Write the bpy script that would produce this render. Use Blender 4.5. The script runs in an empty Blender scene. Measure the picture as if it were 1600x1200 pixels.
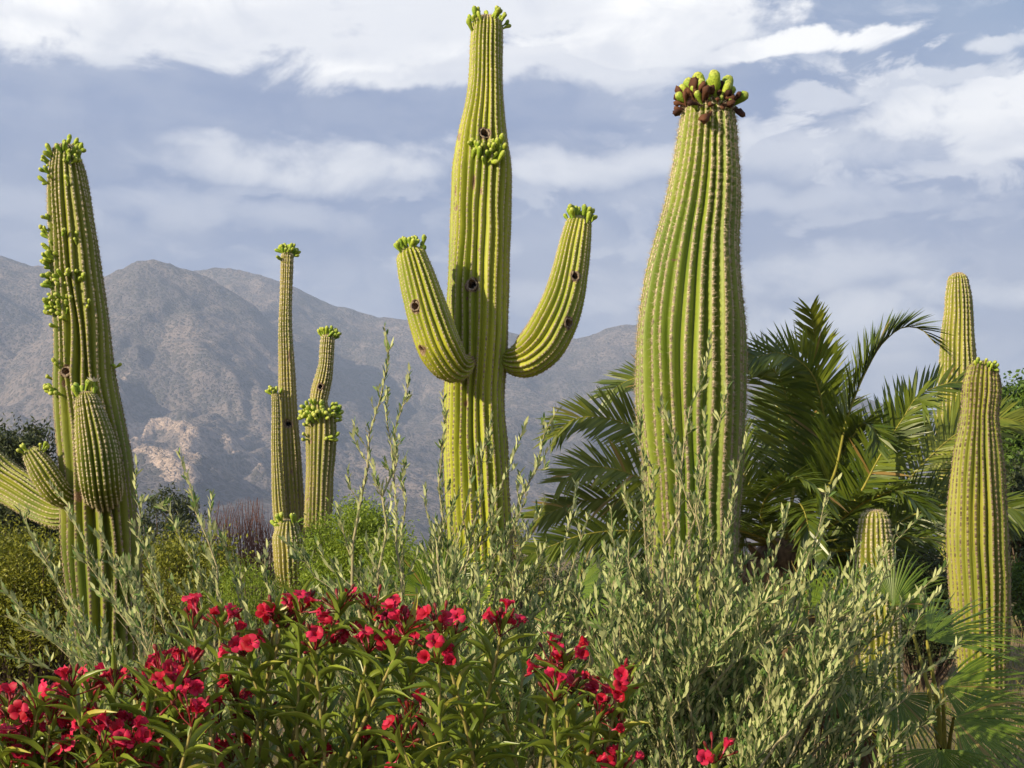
import bpy, math, random
import numpy as np
from mathutils import Matrix, Vector

# ------------------------------------------------------------------ camera
F, HOR, CZ = 2198.0, 860.0, 1.6          # focal length in px of the 1600 px wide photo, horizon row, eye height
scene = bpy.context.scene
COL = scene.collection
cam_d = bpy.data.cameras.new('camera')
cam = bpy.data.objects.new('camera', cam_d); COL.objects.link(cam)
cam.location = (0, 0, CZ); cam.rotation_euler = (math.radians(90), 0, 0)
cam_d.sensor_width = 36; cam_d.sensor_fit = 'HORIZONTAL'
cam_d.lens = 36 * F / 1600; cam_d.shift_y = 260 / 1600
cam_d.clip_start = 0.05; cam_d.clip_end = 20000
scene.camera = cam

SUN_EL, SUN_AZ = 21.0, 54.0              # sun stands behind the camera, to the left
SUN_E = 5.0
scene.view_settings.view_transform = 'Standard'
scene.view_settings.look = 'None'
scene.view_settings.exposure = 1.0
scene.view_settings.gamma = 1.0
scene.view_settings.use_curve_mapping = False
scene.cycles.use_denoising = True
scene.cycles.max_bounces = 5
scene.cycles.transparent_max_bounces = 8
scene.cycles.volume_bounces = 0


# ------------------------------------------------------------------ node helpers
class NT:
    def __init__(s, tree):
        s.t = tree; s.n = tree.nodes; s.l = tree.links; s.n.clear()

    def node(s, typ, **kw):
        nd = s.n.new(typ)
        for k, v in kw.items():
            setattr(nd, k, v)
        return nd

    def put(s, sock, v):
        if v is None: return
        if hasattr(v, 'is_output'): s.l.new(v, sock)
        else: sock.default_value = v

    def math(s, op, a, b=None, c=None, clamp=False):
        nd = s.node('ShaderNodeMath', operation=op, use_clamp=clamp)
        for i, v in enumerate((a, b, c)):
            s.put(nd.inputs[i], v)
        return nd.outputs[0]

    def vmath(s, op, a, b):
        nd = s.node('ShaderNodeVectorMath', operation=op)
        s.put(nd.inputs[0], a); s.put(nd.inputs[1], b)
        return nd.outputs[0]

    def mix(s, fac, a, b):
        nd = s.node('ShaderNodeMix', data_type='RGBA')
        s.put(nd.inputs[0], fac); s.put(nd.inputs[6], c4(a)); s.put(nd.inputs[7], c4(b))
        return nd.outputs[2]

    def mapr(s, v, a, b, c=0.0, d=1.0, smooth=True):
        nd = s.node('ShaderNodeMapRange', interpolation_type='SMOOTHSTEP' if smooth else 'LINEAR')
        for i, x in enumerate((v, a, b, c, d)):
            s.put(nd.inputs[i], x)
        return nd.outputs[0]

    def noise(s, vec, scale, detail=4, rough=0.55, dist=0.0, out=0):
        nd = s.node('ShaderNodeTexNoise')
        s.put(nd.inputs['Vector'], vec)
        nd.inputs['Scale'].default_value = scale; nd.inputs['Detail'].default_value = detail
        nd.inputs['Roughness'].default_value = rough; nd.inputs['Distortion'].default_value = dist
        return nd.outputs[out]


def c4(c):
    if isinstance(c, (tuple, list)) and len(c) == 3: return (*c, 1.0)
    return c


# ------------------------------------------------------------------ sky
world = bpy.data.worlds.new('World'); scene.world = world; world.use_nodes = True
w = NT(world.node_tree)
tc = w.node('ShaderNodeTexCoord').outputs['Generated']
sep = w.node('ShaderNodeSeparateXYZ'); w.l.new(tc, sep.inputs[0])
dx, dy, dz = sep.outputs
az = w.math('ARCTAN2', dx, dy)
hyp = w.math('SQRT', w.math('ADD', w.math('MULTIPLY', dx, dx), w.math('MULTIPLY', dy, dy)))
el = w.math('DIVIDE', dz, w.math('MAXIMUM', hyp, 0.05))
sc_ = w.vmath('MULTIPLY', tc, (1.0, 1.0, 1.7))
n_big = w.noise(sc_, 5.5, 6, 0.55, 0.3)
n_fine = w.noise(sc_, 19.0, 6, 0.6, 0.2)
n_low = w.noise(w.vmath('MULTIPLY', tc, (1.0, 1.0, 5.0)), 3.4, 4, 0.5, 0.2)
# wander the outlines of the cloud bodies
nbw = w.math('SUBTRACT', n_big, 0.5); nfw = w.math('SUBTRACT', n_fine, 0.5)
el_w = w.math('ADD', el, w.math('ADD', w.math('MULTIPLY', nbw, 0.060), w.math('MULTIPLY', nfw, 0.030)))
az_w = w.math('ADD', az, w.math('ADD', w.math('MULTIPLY', nfw, 0.06), w.math('MULTIPLY', nbw, 0.10)))


n_mid = w.noise(sc_, 13.0, 8, 0.6, 0.5)
fluff = w.math('ADD', w.math('MULTIPLY', w.math('SUBTRACT', n_mid, 0.5), 3.2), w.math('MULTIPLY', nfw, 1.6))


def sky_blob(px, py, rx, ry, amp, soft=0):
    a0 = math.atan((px - 800) / F); e0 = (HOR - py) / F
    u = w.math('DIVIDE', w.math('SUBTRACT', az_w, a0), rx / F)
    v = w.math('DIVIDE', w.math('SUBTRACT', el_w, e0), ry / F)
    d = w.math('ADD', w.math('MULTIPLY', u, u), w.math('MULTIPLY', v, v))
    d = w.math('ADD', d, w.math('MULTIPLY', fluff, 1.25 if soft else 1.0))
    return w.math('MULTIPLY', w.mapr(d, -0.5, 1.7, 1.0, 0.0) if soft else w.mapr(d, 0.45, 1.15, 1.0, 0.0), amp)


white = None
for b in [(430, 10, 900, 118, 1.0), (760, 95, 330, 55, 0.75), (1010, 40, 190, 60, 0.9),
          (1290, 72, 150, 30, 0.95), (1440, 160, 110, 26, 0.6), (1545, 215, 180, 62, 0.85), (1570, 104, 60, 26, 0.6),
          (1270, 172, 90, 24, 0.45), (480, 262, 270, 40, 0.75, 1), (320, 240, 90, 22, 0.6, 1), (880, 268, 150, 30, 0.7, 1), (1010, 262, 120, 28, 0.6, 1),
          (1330, 245, 240, 40, 0.55, 1), (1230, 440, 260, 34, 0.45, 1), (1560, 480, 170, 30, 0.6, 1), (300, 340, 300, 26, 0.3, 1), (1250, 330, 260, 24, 0.35, 1), (1290, 535, 190, 45, 0.6, 1), (930, 470, 160, 26, 0.3, 1)]:
    o_ = sky_blob(*b)
    white = o_ if white is None else w.math('MAXIMUM', white, o_)
# beyond the frame the broken cloud goes on by noise alone
el_hi = w.mapr(el, 0.36, 0.75)
out_az = w.mapr(w.math('ABSOLUTE', az), 0.37, 0.75)
outside = w.math('MAXIMUM', el_hi, out_az)
white_n = w.mapr(n_big, 0.50, 0.68, 0.0, 0.8)
white = w.math('MAXIMUM', white, w.math('MULTIPLY', white_n, outside))
# darker flecks inside the white, and streaks
fleck = w.mapr(n_low, 0.50, 0.66)
n_frag = w.noise(w.vmath('MULTIPLY', tc, (1.0, 1.0, 2.2)), 16.0, 8, 0.58, 0.6)
frag_in = w.math('MAXIMUM', sky_blob(1400, 165, 420, 165, 1.0, 1), w.math('MULTIPLY', sky_blob(900, 330, 900, 120, 0.5, 1), 0.8))
frag = w.math('MULTIPLY', w.mapr(n_frag, 0.50, 0.60), frag_in)
white = w.math('MAXIMUM', white, w.math('MULTIPLY', frag, 0.75))
white = w.math('MULTIPLY', white, w.math('SUBTRACT', 1.0, w.math('MULTIPLY', fleck, 0.35)))
white = w.math('MULTIPLY', white, w.mapr(n_mid, 0.3, 0.55, 0.68, 1.0))
low = w.mapr(el, 0.08, 0.27)
grey = w.mix(low, (0.66, 0.68, 0.76), (0.27, 0.345, 0.545))
grey = w.mix(w.math('MULTIPLY', w.mapr(n_low, 0.45, 0.64), 0.6), grey, (0.50, 0.56, 0.71))
grey = w.mix(w.math('MULTIPLY', w.mapr(n_mid, 0.42, 0.62), 0.6), grey, (0.26, 0.34, 0.55))
grey = w.mix(w.math('MULTIPLY', w.mapr(n_fine, 0.4, 0.62), 0.28), grey, (0.50, 0.55, 0.68))
cloud = w.mix(white, grey, (1.30, 1.28, 1.24))
sky = w.node('ShaderNodeTexSky', sky_type='NISHITA', sun_disc=False)
sky.sun_elevation = math.radians(SUN_EL); sky.sun_rotation = math.radians(180 + SUN_AZ)
sky.air_density = 1.0; sky.dust_density = 1.5
bg1 = w.node('ShaderNodeBackground'); w.l.new(sky.outputs[0], bg1.inputs[0]); bg1.inputs[1].default_value = 0.075
bg2 = w.node('ShaderNodeBackground'); w.l.new(cloud, bg2.inputs[0]); bg2.inputs[1].default_value = 0.535
gap = w.math('MULTIPLY', w.mapr(az, 0.05, 0.42), w.mapr(el, 0.26, 0.42))
gap = w.math('MAXIMUM', gap, w.math('MULTIPLY', outside, w.mapr(n_low, 0.46, 0.58)))
gap = w.math('MULTIPLY', gap, w.math('SUBTRACT', 1.0, w.math('MULTIPLY', white, 0.95)))
mx = w.node('ShaderNodeMixShader')
w.l.new(w.math('MULTIPLY', gap, 0.75), mx.inputs[0]); w.l.new(bg2.outputs[0], mx.inputs[1]); w.l.new(bg1.outputs[0], mx.inputs[2])
wo = w.node('ShaderNodeOutputWorld'); w.l.new(mx.outputs[0], wo.inputs[0])
world.cycles.sampling_method = 'MANUAL'; world.cycles.sample_map_resolution = 512

sun_d = bpy.data.lights.new('sun', 'SUN'); sun = bpy.data.objects.new('sun', sun_d); COL.objects.link(sun)
sun_d.energy = SUN_E; sun_d.angle = math.radians(0.6); sun_d.color = (1.0, 0.84, 0.58)
_e, _a = math.radians(SUN_EL), math.radians(SUN_AZ)
to_sun = Vector((-math.sin(_a) * math.cos(_e), -math.cos(_a) * math.cos(_e), math.sin(_e)))
sun.rotation_euler = to_sun.to_track_quat('Z', 'Y').to_euler()
sun.location = (-20, -20, 20)

# ------------------------------------------------------------------ geometry helpers
rng = np.random.default_rng(7)
UP = np.array([0, 0, 1.0])


def W(px, py, Y):
    """a point of the place: photo column and row at distance Y"""
    return np.array([(px - 800) / F * Y, Y, CZ - (py - HOR) / F * Y])


def unit(v):
    v = np.asarray(v, float)
    return v / np.maximum(np.linalg.norm(v, axis=-1, keepdims=True), 1e-9)


ORIG = {}                                   # world origin of every object made


def link(o, parent, origin):
    COL.objects.link(o)
    origin = np.asarray(origin, float)
    if parent is not None:
        o.parent = parent
        o.location = origin - ORIG[parent.name]
    else:
        o.location = origin
    ORIG[o.name] = origin
    return o


def tag(o, label=None, cat=None, group=None, kind=None):
    for k, v in (('label', label), ('category', cat), ('group', group), ('kind', kind)):
        if v: o[k] = v
    return o


def thing(name, loc, label, cat, group=None):
    o = bpy.data.objects.new(name, None); o.empty_display_size = 0.2
    link(o, None, loc)
    return tag(o, label, cat, group)


class MB:
    """collects vertices and faces, then becomes ONE mesh object"""
    def __init__(s):
        s.v = []; s.q = []; s.t = []; s.n = 0; s.at = {}

    def add(s, v, quads=None, tris=None, **attrs):
        v = np.asarray(v, float).reshape(-1, 3)
        if quads is not None and len(quads): s.q.append(np.asarray(quads, np.int64).reshape(-1, 4) + s.n)
        if tris is not None and len(tris): s.t.append(np.asarray(tris, np.int64).reshape(-1, 3) + s.n)
        for k, a in attrs.items():
            s.at.setdefault(k, []).append(np.broadcast_to(np.asarray(a, float).reshape(-1), (len(v),)))
        s.v.append(v); s.n += len(v)

    def mesh(s, name, mat, origin=(0, 0, 0), smooth=True):
        me = bpy.data.meshes.new(name)
        v = np.concatenate(s.v) - np.asarray(origin, float)
        q = np.concatenate(s.q) if s.q else np.zeros((0, 4), np.int64)
        t = np.concatenate(s.t) if s.t else np.zeros((0, 3), np.int64)
        me.vertices.add(len(v)); me.vertices.foreach_set('co', v.astype(np.float32).ravel())
        nl = q.size + t.size
        me.loops.add(nl); me.loops.foreach_set('vertex_index', np.concatenate([q.ravel(), t.ravel()]).astype(np.int32))
        me.polygons.add(len(q) + len(t))
        st = np.concatenate([np.arange(len(q)) * 4, q.size + np.arange(len(t)) * 3]).astype(np.int32)
        me.polygons.foreach_set('loop_start', st)
        me.polygons.foreach_set('use_smooth', np.full(len(q) + len(t), smooth))
        for k, a in s.at.items():
            att = me.attributes.new(k, 'FLOAT', 'POINT')
            att.data.foreach_set('value', np.concatenate(a).astype(np.float32))
        me.update(calc_edges=True)
        if mat: me.materials.append(mat)
        return me

    def build(s, name, mat, parent=None, origin=None, smooth=True, kind=None):
        if origin is None: origin = ORIG[parent.name] if parent else (0, 0, 0)
        o = bpy.data.objects.new(name, s.mesh(name, mat, origin, smooth))
        link(o, parent, origin)
        if kind: o['kind'] = kind
        return o


def place(name, me, parent, p, xa, za, sx, sy=None, sz=None):
    """an object sharing mesh me: local x along xa, local z near za"""
    xa = unit(xa); za = np.asarray(za, float); za = unit(za - xa * np.dot(za, xa)); ya = np.cross(za, xa)
    sy = sx if sy is None else sy; sz = sx if sz is None else sz
    o = bpy.data.objects.new(name, me); COL.objects.link(o); o.parent = parent
    q = np.asarray(p, float) - ORIG[parent.name]
    M = Matrix.Identity(4)
    for i in range(3):
        M[i][0] = xa[i] * sx; M[i][1] = ya[i] * sy; M[i][2] = za[i] * sz; M[i][3] = q[i]
    o.matrix_basis = M
    ORIG[o.name] = np.asarray(p, float)
    return o


def stamp(tv, P, X, Z, L, Wd):
    """copies of template tv (K,3) at P (N,3): x along X scaled L, y and z scaled Wd"""
    X = unit(X); Z = unit(Z - X * np.sum(Z * X, 1, keepdims=True)); Y = np.cross(Z, X)
    L = np.asarray(L)[:, None, None]; Wd = np.asarray(Wd)[:, None, None]
    return (P[:, None] + X[:, None] * tv[None, :, :1] * L + Y[:, None] * tv[None, :, 1:2] * Wd + Z[:, None] * tv[None, :, 2:] * Wd)


def stamp_into(mb, tv, tq, tt, P, X, Z, L, Wd):
    if len(P) == 0: return
    V = stamp(tv, P, X, Z, L, Wd); K = len(tv); off = (np.arange(len(P)) * K)[:, None, None]
    mb.add(V, (np.asarray(tq)[None] + off).reshape(-1, 4) if len(tq) else None,
           (np.asarray(tt)[None] + off).reshape(-1, 3) if len(tt) else None)


def frames(P):
    T = np.gradient(P, axis=0); T = unit(T)
    ref = np.array([1.0, 0, 0]) if abs(T[0][0]) < 0.8 else np.array([0, 1.0, 0])
    A = np.zeros_like(P)
    a = unit(ref - T[0] * np.dot(ref, T[0]))
    for i in range(len(P)):
        a = unit(a - T[i] * np.dot(a, T[i])); A[i] = a
    return T, A, np.cross(T, A)


def tube(mb, P, r, sides=5, **attrs):
    P = np.asarray(P, float); T, A, B = frames(P); n = len(P)
    r = np.broadcast_to(np.asarray(r, float), (n,))
    th = np.arange(sides) / sides * 2 * math.pi
    V = P[:, None] + r[:, None, None] * (np.cos(th)[None, :, None] * A[:, None] + np.sin(th)[None, :, None] * B[:, None])
    i, j = np.meshgrid(np.arange(n - 1), np.arange(sides), indexing='ij'); j2 = (j + 1) % sides
    mb.add(V, np.stack([i * sides + j, i * sides + j2, (i + 1) * sides + j2, (i + 1) * sides + j], -1), **attrs)


def spline(C, n):
    """smooth resampling (Catmull-Rom on chord length) of control rows C to n rows"""
    C = np.asarray(C, float)
    d = np.linalg.norm(np.diff(C[:, :3], axis=0), axis=1); s = np.concatenate([[0], np.cumsum(d)])
    m = np.gradient(C, s, axis=0) if len(C) > 2 else np.repeat((C[1:] - C[:1]) / s[-1], 2, 0)
    u = np.linspace(0, s[-1], n); k = np.clip(np.searchsorted(s, u, 'right') - 1, 0, len(C) - 2)
    h = (s[k + 1] - s[k])[:, None]; t = ((u - s[k])[:, None]) / h
    return ((2 * t**3 - 3 * t**2 + 1) * C[k] + (t**3 - 2 * t**2 + t) * h * m[k] + (-2 * t**3 + 3 * t**2) * C[k + 1] + (t**3 - t**2) * h * m[k + 1])


def vnoise(x, y, seed=0):
    """2-D value noise, 0..1"""
    xi = np.floor(x).astype(np.int64); yi = np.floor(y).astype(np.int64); fx = x - xi; fy = y - yi
    fx = fx * fx * (3 - 2 * fx); fy = fy * fy * (3 - 2 * fy)

    def h(a, b):
        n = (a * 374761393 + b * 668265263 + seed * 1442695041) & 0xffffffff
        n = ((n ^ (n >> 13)) * 1274126177) & 0xffffffff
        return ((n ^ (n >> 16)) & 0xffff) / 65535.0
    return (h(xi, yi) * (1 - fx) + h(xi + 1, yi) * fx) * (1 - fy) + (h(xi, yi + 1) * (1 - fx) + h(xi + 1, yi + 1) * fx) * fy


def fbm(x, y, o=5, seed=0, ridged=False):
    r = 0; a = 0.5; tot = 0
    for k in range(o):
        n = vnoise(x * 2**k, y * 2**k, seed + k)
        if ridged: n = 1 - np.abs(2 * n - 1)
        r = r + a * n; tot += a; a *= 0.5
    return r / tot


# ------------------------------------------------------------------ materials
def new_mat(name):
    m = bpy.data.materials.new(name); m.use_nodes = True
    return m, NT(m.node_tree)


def attr(t, name):
    return t.node('ShaderNodeAttribute', attribute_name=name).outputs['Fac']


def rnd(t):
    a = t.node('ShaderNodeNewGeometry').outputs['Random Per Island']; b = t.node('ShaderNodeObjectInfo').outputs['Random']
    return t.math('FRACT', t.math('ADD', a, b))


def finish(t, surf, bump=None, disp=None):
    o = t.node('ShaderNodeOutputMaterial'); t.l.new(surf, o.inputs[0])


def principled(t, col, rough, spec=0.4, normal=None):
    p = t.node('ShaderNodeBsdfPrincipled')
    t.put(p.inputs['Base Color'], c4(col)); t.put(p.inputs['Roughness'], rough); t.put(p.inputs['Specular IOR Level'], spec)
    if normal is not None: t.l.new(normal, p.inputs['Normal'])
    return p.outputs[0]


def leaf_mat(name, c1, c2, under=None, trans=0.3, rough=0.5, spec=0.35, dry=None, dry_amt=0.0, tcol=None):
    m, t = new_mat(name)
    r = rnd(t)
    col = t.mix(r, c1, c2)
    pos = t.node('ShaderNodeNewGeometry').outputs['Position']
    n = t.noise(pos, 2.3, 3)
    col = t.mix(t.math('MULTIPLY', t.mapr(n, 0.35, 0.7), 0.5), col, tuple(0.55 * x for x in c1))
    if dry:
        r2 = t.math('FRACT', t.math('MULTIPLY', r, 17.3))
        col = t.mix(t.mapr(r2, 1 - dry_amt, 1 - dry_amt * 0.6), col, dry)
    if under:
        bf = t.node('ShaderNodeNewGeometry').outputs['Backfacing']
        col = t.mix(bf, col, t.mix(r, under, tuple(0.72 * x for x in under)))
    p = principled(t, col, rough, spec)
    tr = t.node('ShaderNodeBsdfTranslucent')
    tcl = t.mix(0.5, col, tcol) if tcol else col
    t.put(tr.inputs[0], tcl)
    mx = t.node('ShaderNodeMixShader'); mx.inputs[0].default_value = trans
    t.l.new(p, mx.inputs[1]); t.l.new(tr.outputs[0], mx.inputs[2])
    finish(t, mx.outputs[0])
    return m


def bark_mat(name, c1, c2, scale=20, rough=0.85):
    m, t = new_mat(name)
    pos = t.node('ShaderNodeNewGeometry').outputs['Position']
    n = t.noise(t.vmath('MULTIPLY', pos, (1, 1, 0.35)), scale, 5, 0.65)
    col = t.mix(t.mapr(n, 0.3, 0.7), c1, c2)
    b = t.node('ShaderNodeBump'); b.inputs['Strength'].default_value = 0.5; b.inputs['Distance'].default_value = 0.01
    t.l.new(n, b.inputs['Height'])
    finish(t, principled(t, col, rough, 0.2, b.outputs[0]))
    return m


def skin_mat(name, base, yellow, tan=(0.30, 0.24, 0.11), tan_amt=0.35):
    """saguaro skin: waxy green, yellower in patches, corky brown at wounds"""
    m, t = new_mat(name)
    pos = t.node('ShaderNodeNewGeometry').outputs['Position']
    rib = attr(t, 'rib'); scar = attr(t, 'scar'); age = attr(t, 'age')
    n1 = t.noise(t.vmath('MULTIPLY', pos, (1, 1, 0.35)), 3.0, 4, 0.55)
    n2 = t.noise(t.vmath('MULTIPLY', pos, (1, 1, 0.5)), 26.0, 5, 0.65)
    n3 = t.noise(pos, 120.0, 3, 0.6)
    col = t.mix(t.mapr(n1, 0.32, 0.68), base, yellow)
    col = t.mix(t.math('MULTIPLY', t.mapr(n2, 0.52, 0.75), 0.45), col, tuple(0.62 * x for x in base))
    # the ridge line is weathered to straw colour
    crest = t.math('MULTIPLY', t.mapr(rib, 0.86, 1.0), t.mapr(n2, 0.25, 0.6, 0.15, tan_amt))
    col = t.mix(crest, col, tan)
    # brown blemishes and the corky foot
    bl = t.math('MULTIPLY', t.mapr(t.noise(t.vmath('MULTIPLY', pos, (1, 1, 0.3)), 9.0, 6, 0.7), 0.68, 0.78), 0.75)
    col = t.mix(bl, col, (0.16, 0.10, 0.05))
    col = t.mix(t.math('MULTIPLY', t.mapr(age, 0.86, 1.0), t.mapr(n2, 0.35, 0.6)), col, (0.17, 0.14, 0.09))
    col = t.mix(t.mapr(age, .014, .003), col, (0.36, 0.27, 0.15))
    corky = t.mix(t.mapr(n3, 0.35, 0.65), (0.10, 0.055, 0.028), (0.33, 0.23, 0.15))
    col = t.mix(t.mapr(t.math('ADD', scar, t.math('MULTIPLY', t.math('SUBTRACT', n2, 0.5), 0.5)), 0.25, 0.5), col, corky)
    col = t.mix(t.mapr(scar, 0.72, 0.95), col, (0.012, 0.008, 0.006))  # inside the nest holes the shade is painted near black
    b = t.node('ShaderNodeBump'); b.inputs['Strength'].default_value = 0.35; b.inputs['Distance'].default_value = 0.008
    t.l.new(t.math('ADD', n2, t.math('MULTIPLY', n3, 0.4)), b.inputs['Height'])
    finish(t, principled(t, col, 0.52, 0.35, b.outputs[0]))
    return m


M = {}
M['skin_yellow'] = skin_mat('skin_yellow', (0.205, 0.255, 0.016), (0.375, 0.39, 0.030))
M['skin_green'] = skin_mat('skin_green', (0.105, 0.145, 0.009), (0.215, 0.23, 0.015))
M['skin_fat'] = skin_mat('skin_fat', (0.125, 0.19, 0.018), (0.23, 0.285, 0.030), tan=(0.34, 0.28, 0.14), tan_amt=0.45)
M['skin_far'] = skin_mat('skin_far', (0.17, 0.185, 0.026), (0.31, 0.275, 0.062), tan_amt=0.35)
M['skin_right'] = skin_mat('skin_right', (0.17, 0.195, 0.020), (0.27, 0.27, 0.032))

m, t = new_mat('areole'); r = rnd(t)
col = t.mix(attr(t, 'age'), t.mix(r, (0.70, 0.62, 0.42), (0.50, 0.42, 0.27)), t.mix(r, (0.09, 0.06, 0.038), (0.27, 0.20, 0.13)))
finish(t, principled(t, col, 0.8, 0.2)); M['areole'] = m

m, t = new_mat('bud'); r = rnd(t); lp = attr(t, 'tip')
col = t.mix(r, (0.17, 0.30, 0.022), (0.38, 0.46, 0.040))
col = t.mix(t.mapr(lp, 0.75, 1.0), col, (0.50, 0.52, 0.12))
pos = t.node('ShaderNodeNewGeometry').outputs['Position']; nb = t.noise(pos, 70.0, 3, 0.6)
col = t.mix(t.math('MULTIPLY', t.mapr(nb, 0.45, 0.62), 0.55), col, (0.10, 0.16, 0.015))
bp = t.node('ShaderNodeBump'); bp.inputs['Strength'].default_value = 0.6; bp.inputs['Distance'].default_value = 0.01; t.l.new(nb, bp.inputs['Height'])
finish(t, principled(t, col, 0.55, 0.3, bp.outputs[0])); M['bud'] = m
m, t = new_mat('withered'); r = rnd(t)
col = t.mix(r, (0.030, 0.012, 0.009), (0.13, 0.055, 0.028))
finish(t, principled(t, col, 0.75, 0.2)); M['withered'] = m
m, t = new_mat('white_petal')
finish(t, principled(t, (0.78, 0.77, 0.68), 0.6, 0.2)); M['white_petal'] = m
M['cork'] = bark_mat('cork', (0.09, 0.06, 0.04), (0.30, 0.24, 0.18), 60)

M['olive_leaf'] = leaf_mat('olive_leaf', (0.075, 0.15, 0.034), (0.19, 0.275, 0.066), under=(0.54, 0.58, 0.27), trans=0.25, rough=0.55)
M['olive_wood'] = bark_mat('olive_wood', (0.24, 0.21, 0.12), (0.42, 0.37, 0.22), 40)
M['oleander_leaf'] = leaf_mat('oleander_leaf', (0.095, 0.165, 0.016), (0.29, 0.35, 0.034), under=(0.22, 0.30, 0.045), trans=0.3, rough=0.38, spec=0.5,
                              dry=(0.42, 0.38, 0.06), dry_amt=0.14, tcol=(0.30, 0.38, 0.03))
M['oleander_wood'] = bark_mat('oleander_wood', (0.22, 0.20, 0.05), (0.33, 0.27, 0.10), 40)
m, t = new_mat('red_petal'); r = rnd(t); tip = attr(t, 'tip')
col = t.mix(r, (0.34, 0.002, 0.008), (0.68, 0.028, 0.105))
col = t.mix(t.mapr(tip, 0.45, 0.0), col, (0.66, 0.16, 0.26))
tr = t.node('ShaderNodeBsdfTranslucent'); t.put(tr.inputs[0], col)
mxs = t.node('ShaderNodeMixShader'); mxs.inputs[0].default_value = 0.3
t.l.new(principled(t, col, 0.5, 0.3), mxs.inputs[1]); t.l.new(tr.outputs[0], mxs.inputs[2]); finish(t, mxs.outputs[0]); M['red_petal'] = m
m, t = new_mat('red_bud'); r = rnd(t)
finish(t, principled(t, t.mix(r, (0.20, 0.006, 0.015), (0.10, 0.02, 0.012)), 0.5, 0.3)); M['red_bud'] = m

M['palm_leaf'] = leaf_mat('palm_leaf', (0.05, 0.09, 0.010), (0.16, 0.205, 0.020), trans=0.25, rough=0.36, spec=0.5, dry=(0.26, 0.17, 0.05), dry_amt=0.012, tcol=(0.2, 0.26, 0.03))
M['palm_leaf_lit'] = leaf_mat('palm_leaf_lit', (0.12, 0.165, 0.014), (0.26, 0.29, 0.035), trans=0.3, rough=0.4, spec=0.45, dry=(0.36, 0.24, 0.07), dry_amt=0.03, tcol=(0.26, 0.30, 0.03))  # yellower copy of the palm leaf, sunlight put into its colour
M['rachis'] = bark_mat('rachis', (0.20, 0.20, 0.035), (0.34, 0.30, 0.06), 15)
M['palm_trunk'] = bark_mat('palm_trunk', (0.05, 0.032, 0.018), (0.20, 0.13, 0.07), 12)
M['fan_leaf'] = leaf_mat('fan_leaf', (0.095, 0.175, 0.016), (0.20, 0.28, 0.032), trans=0.3, rough=0.38, spec=0.45, dry=(0.30, 0.22, 0.06), dry_amt=0.06, tcol=(0.26, 0.32, 0.03))
M['dead_leaf'] = leaf_mat('dead_leaf', (0.16, 0.055, 0.02), (0.30, 0.15, 0.06), trans=0.2, rough=0.7, spec=0.2)
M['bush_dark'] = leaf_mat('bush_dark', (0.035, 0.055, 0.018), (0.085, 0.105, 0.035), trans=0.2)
M['bush_olive'] = leaf_mat('bush_olive', (0.13, 0.155, 0.012), (0.29, 0.29, 0.024), trans=0.25)
M['bush_bright'] = leaf_mat('bush_bright', (0.15, 0.24, 0.018), (0.30, 0.39, 0.04), trans=0.35, tcol=(0.35, 0.42, 0.04))
M['bush_grey'] = leaf_mat('bush_grey', (0.12, 0.13, 0.07), (0.22, 0.22, 0.13), trans=0.2)
M['tree_green'] = leaf_mat('tree_green', (0.06, 0.13, 0.018), (0.14, 0.22, 0.03), trans=0.25)
M['grass'] = leaf_mat('grass', (0.10, 0.13, 0.025), (0.24, 0.24, 0.06), trans=0.3, dry=(0.36, 0.27, 0.11), dry_amt=0.35)
M['twig'] = bark_mat('twig', (0.07, 0.05, 0.035), (0.16, 0.115, 0.08), 30)
M['red_twig'] = bark_mat('red_twig', (0.085, 0.040, 0.032), (0.19, 0.095, 0.075), 30)

m, t = new_mat('desert_ground')
pos = t.node('ShaderNodeNewGeometry').outputs['Position']
n1 = t.noise(pos, 0.35, 6, 0.6); n2 = t.noise(pos, 6.0, 6, 0.7); n3 = t.noise(pos, 45.0, 4, 0.6)
col = t.mix(t.mapr(n2, 0.3, 0.7), (0.22, 0.15, 0.085), (0.33, 0.25, 0.15))
col = t.mix(t.math('MULTIPLY', t.mapr(n1, 0.42, 0.6), 0.6), col, (0.13, 0.135, 0.04))
col = t.mix(t.mapr(n3, 0.55, 0.75), col, (0.13, 0.09, 0.06))
b = t.node('ShaderNodeBump'); b.inputs['Strength'].default_value = 0.7; b.inputs['Distance'].default_value = 0.03
t.l.new(t.math('ADD', n2, n3), b.inputs['Height'])
finish(t, principled(t, col, 0.95, 0.1, b.outputs[0])); M['ground'] = m

m, t = new_mat('mountain_slope')
pos = t.node('ShaderNodeNewGeometry').outputs['Position']
rock = attr(t, 'rock'); gul = attr(t, 'gully')
nA = t.noise(pos, 0.0035, 6, 0.6); nB = t.noise(pos, 0.03, 6, 0.65); nC = t.noise(pos, 0.14, 4, 0.7)
vor = t.node('ShaderNodeTexVoronoi'); vor.inputs['Scale'].default_value = 0.16; t.l.new(pos, vor.inputs['Vector'])
soil = t.mix(t.mapr(nA, 0.35, 0.65), (0.12, 0.107, 0.112), (0.225, 0.182, 0.165))  # soil tones darkened and cooled, cloud shadow and haze put into the colour
soil = t.mix(t.mapr(nB, 0.4, 0.7), soil, (0.112, 0.104, 0.108))
cover = t.math('ADD', t.math('MULTIPLY', t.mapr(nA, 0.65, 0.35), 0.14), t.math('MULTIPLY', gul, 0.16))
shrub = t.mapr(vor.outputs['Distance'], t.math('ADD', 0.24, cover), t.math('ADD', 0.42, cover), 1.0, 0.0)
shrub = t.math('MULTIPLY', shrub, t.mapr(nB, 0.30, 0.52))
col = t.mix(t.math('MULTIPLY', shrub, 0.7), soil, (0.06, 0.058, 0.045))
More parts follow.
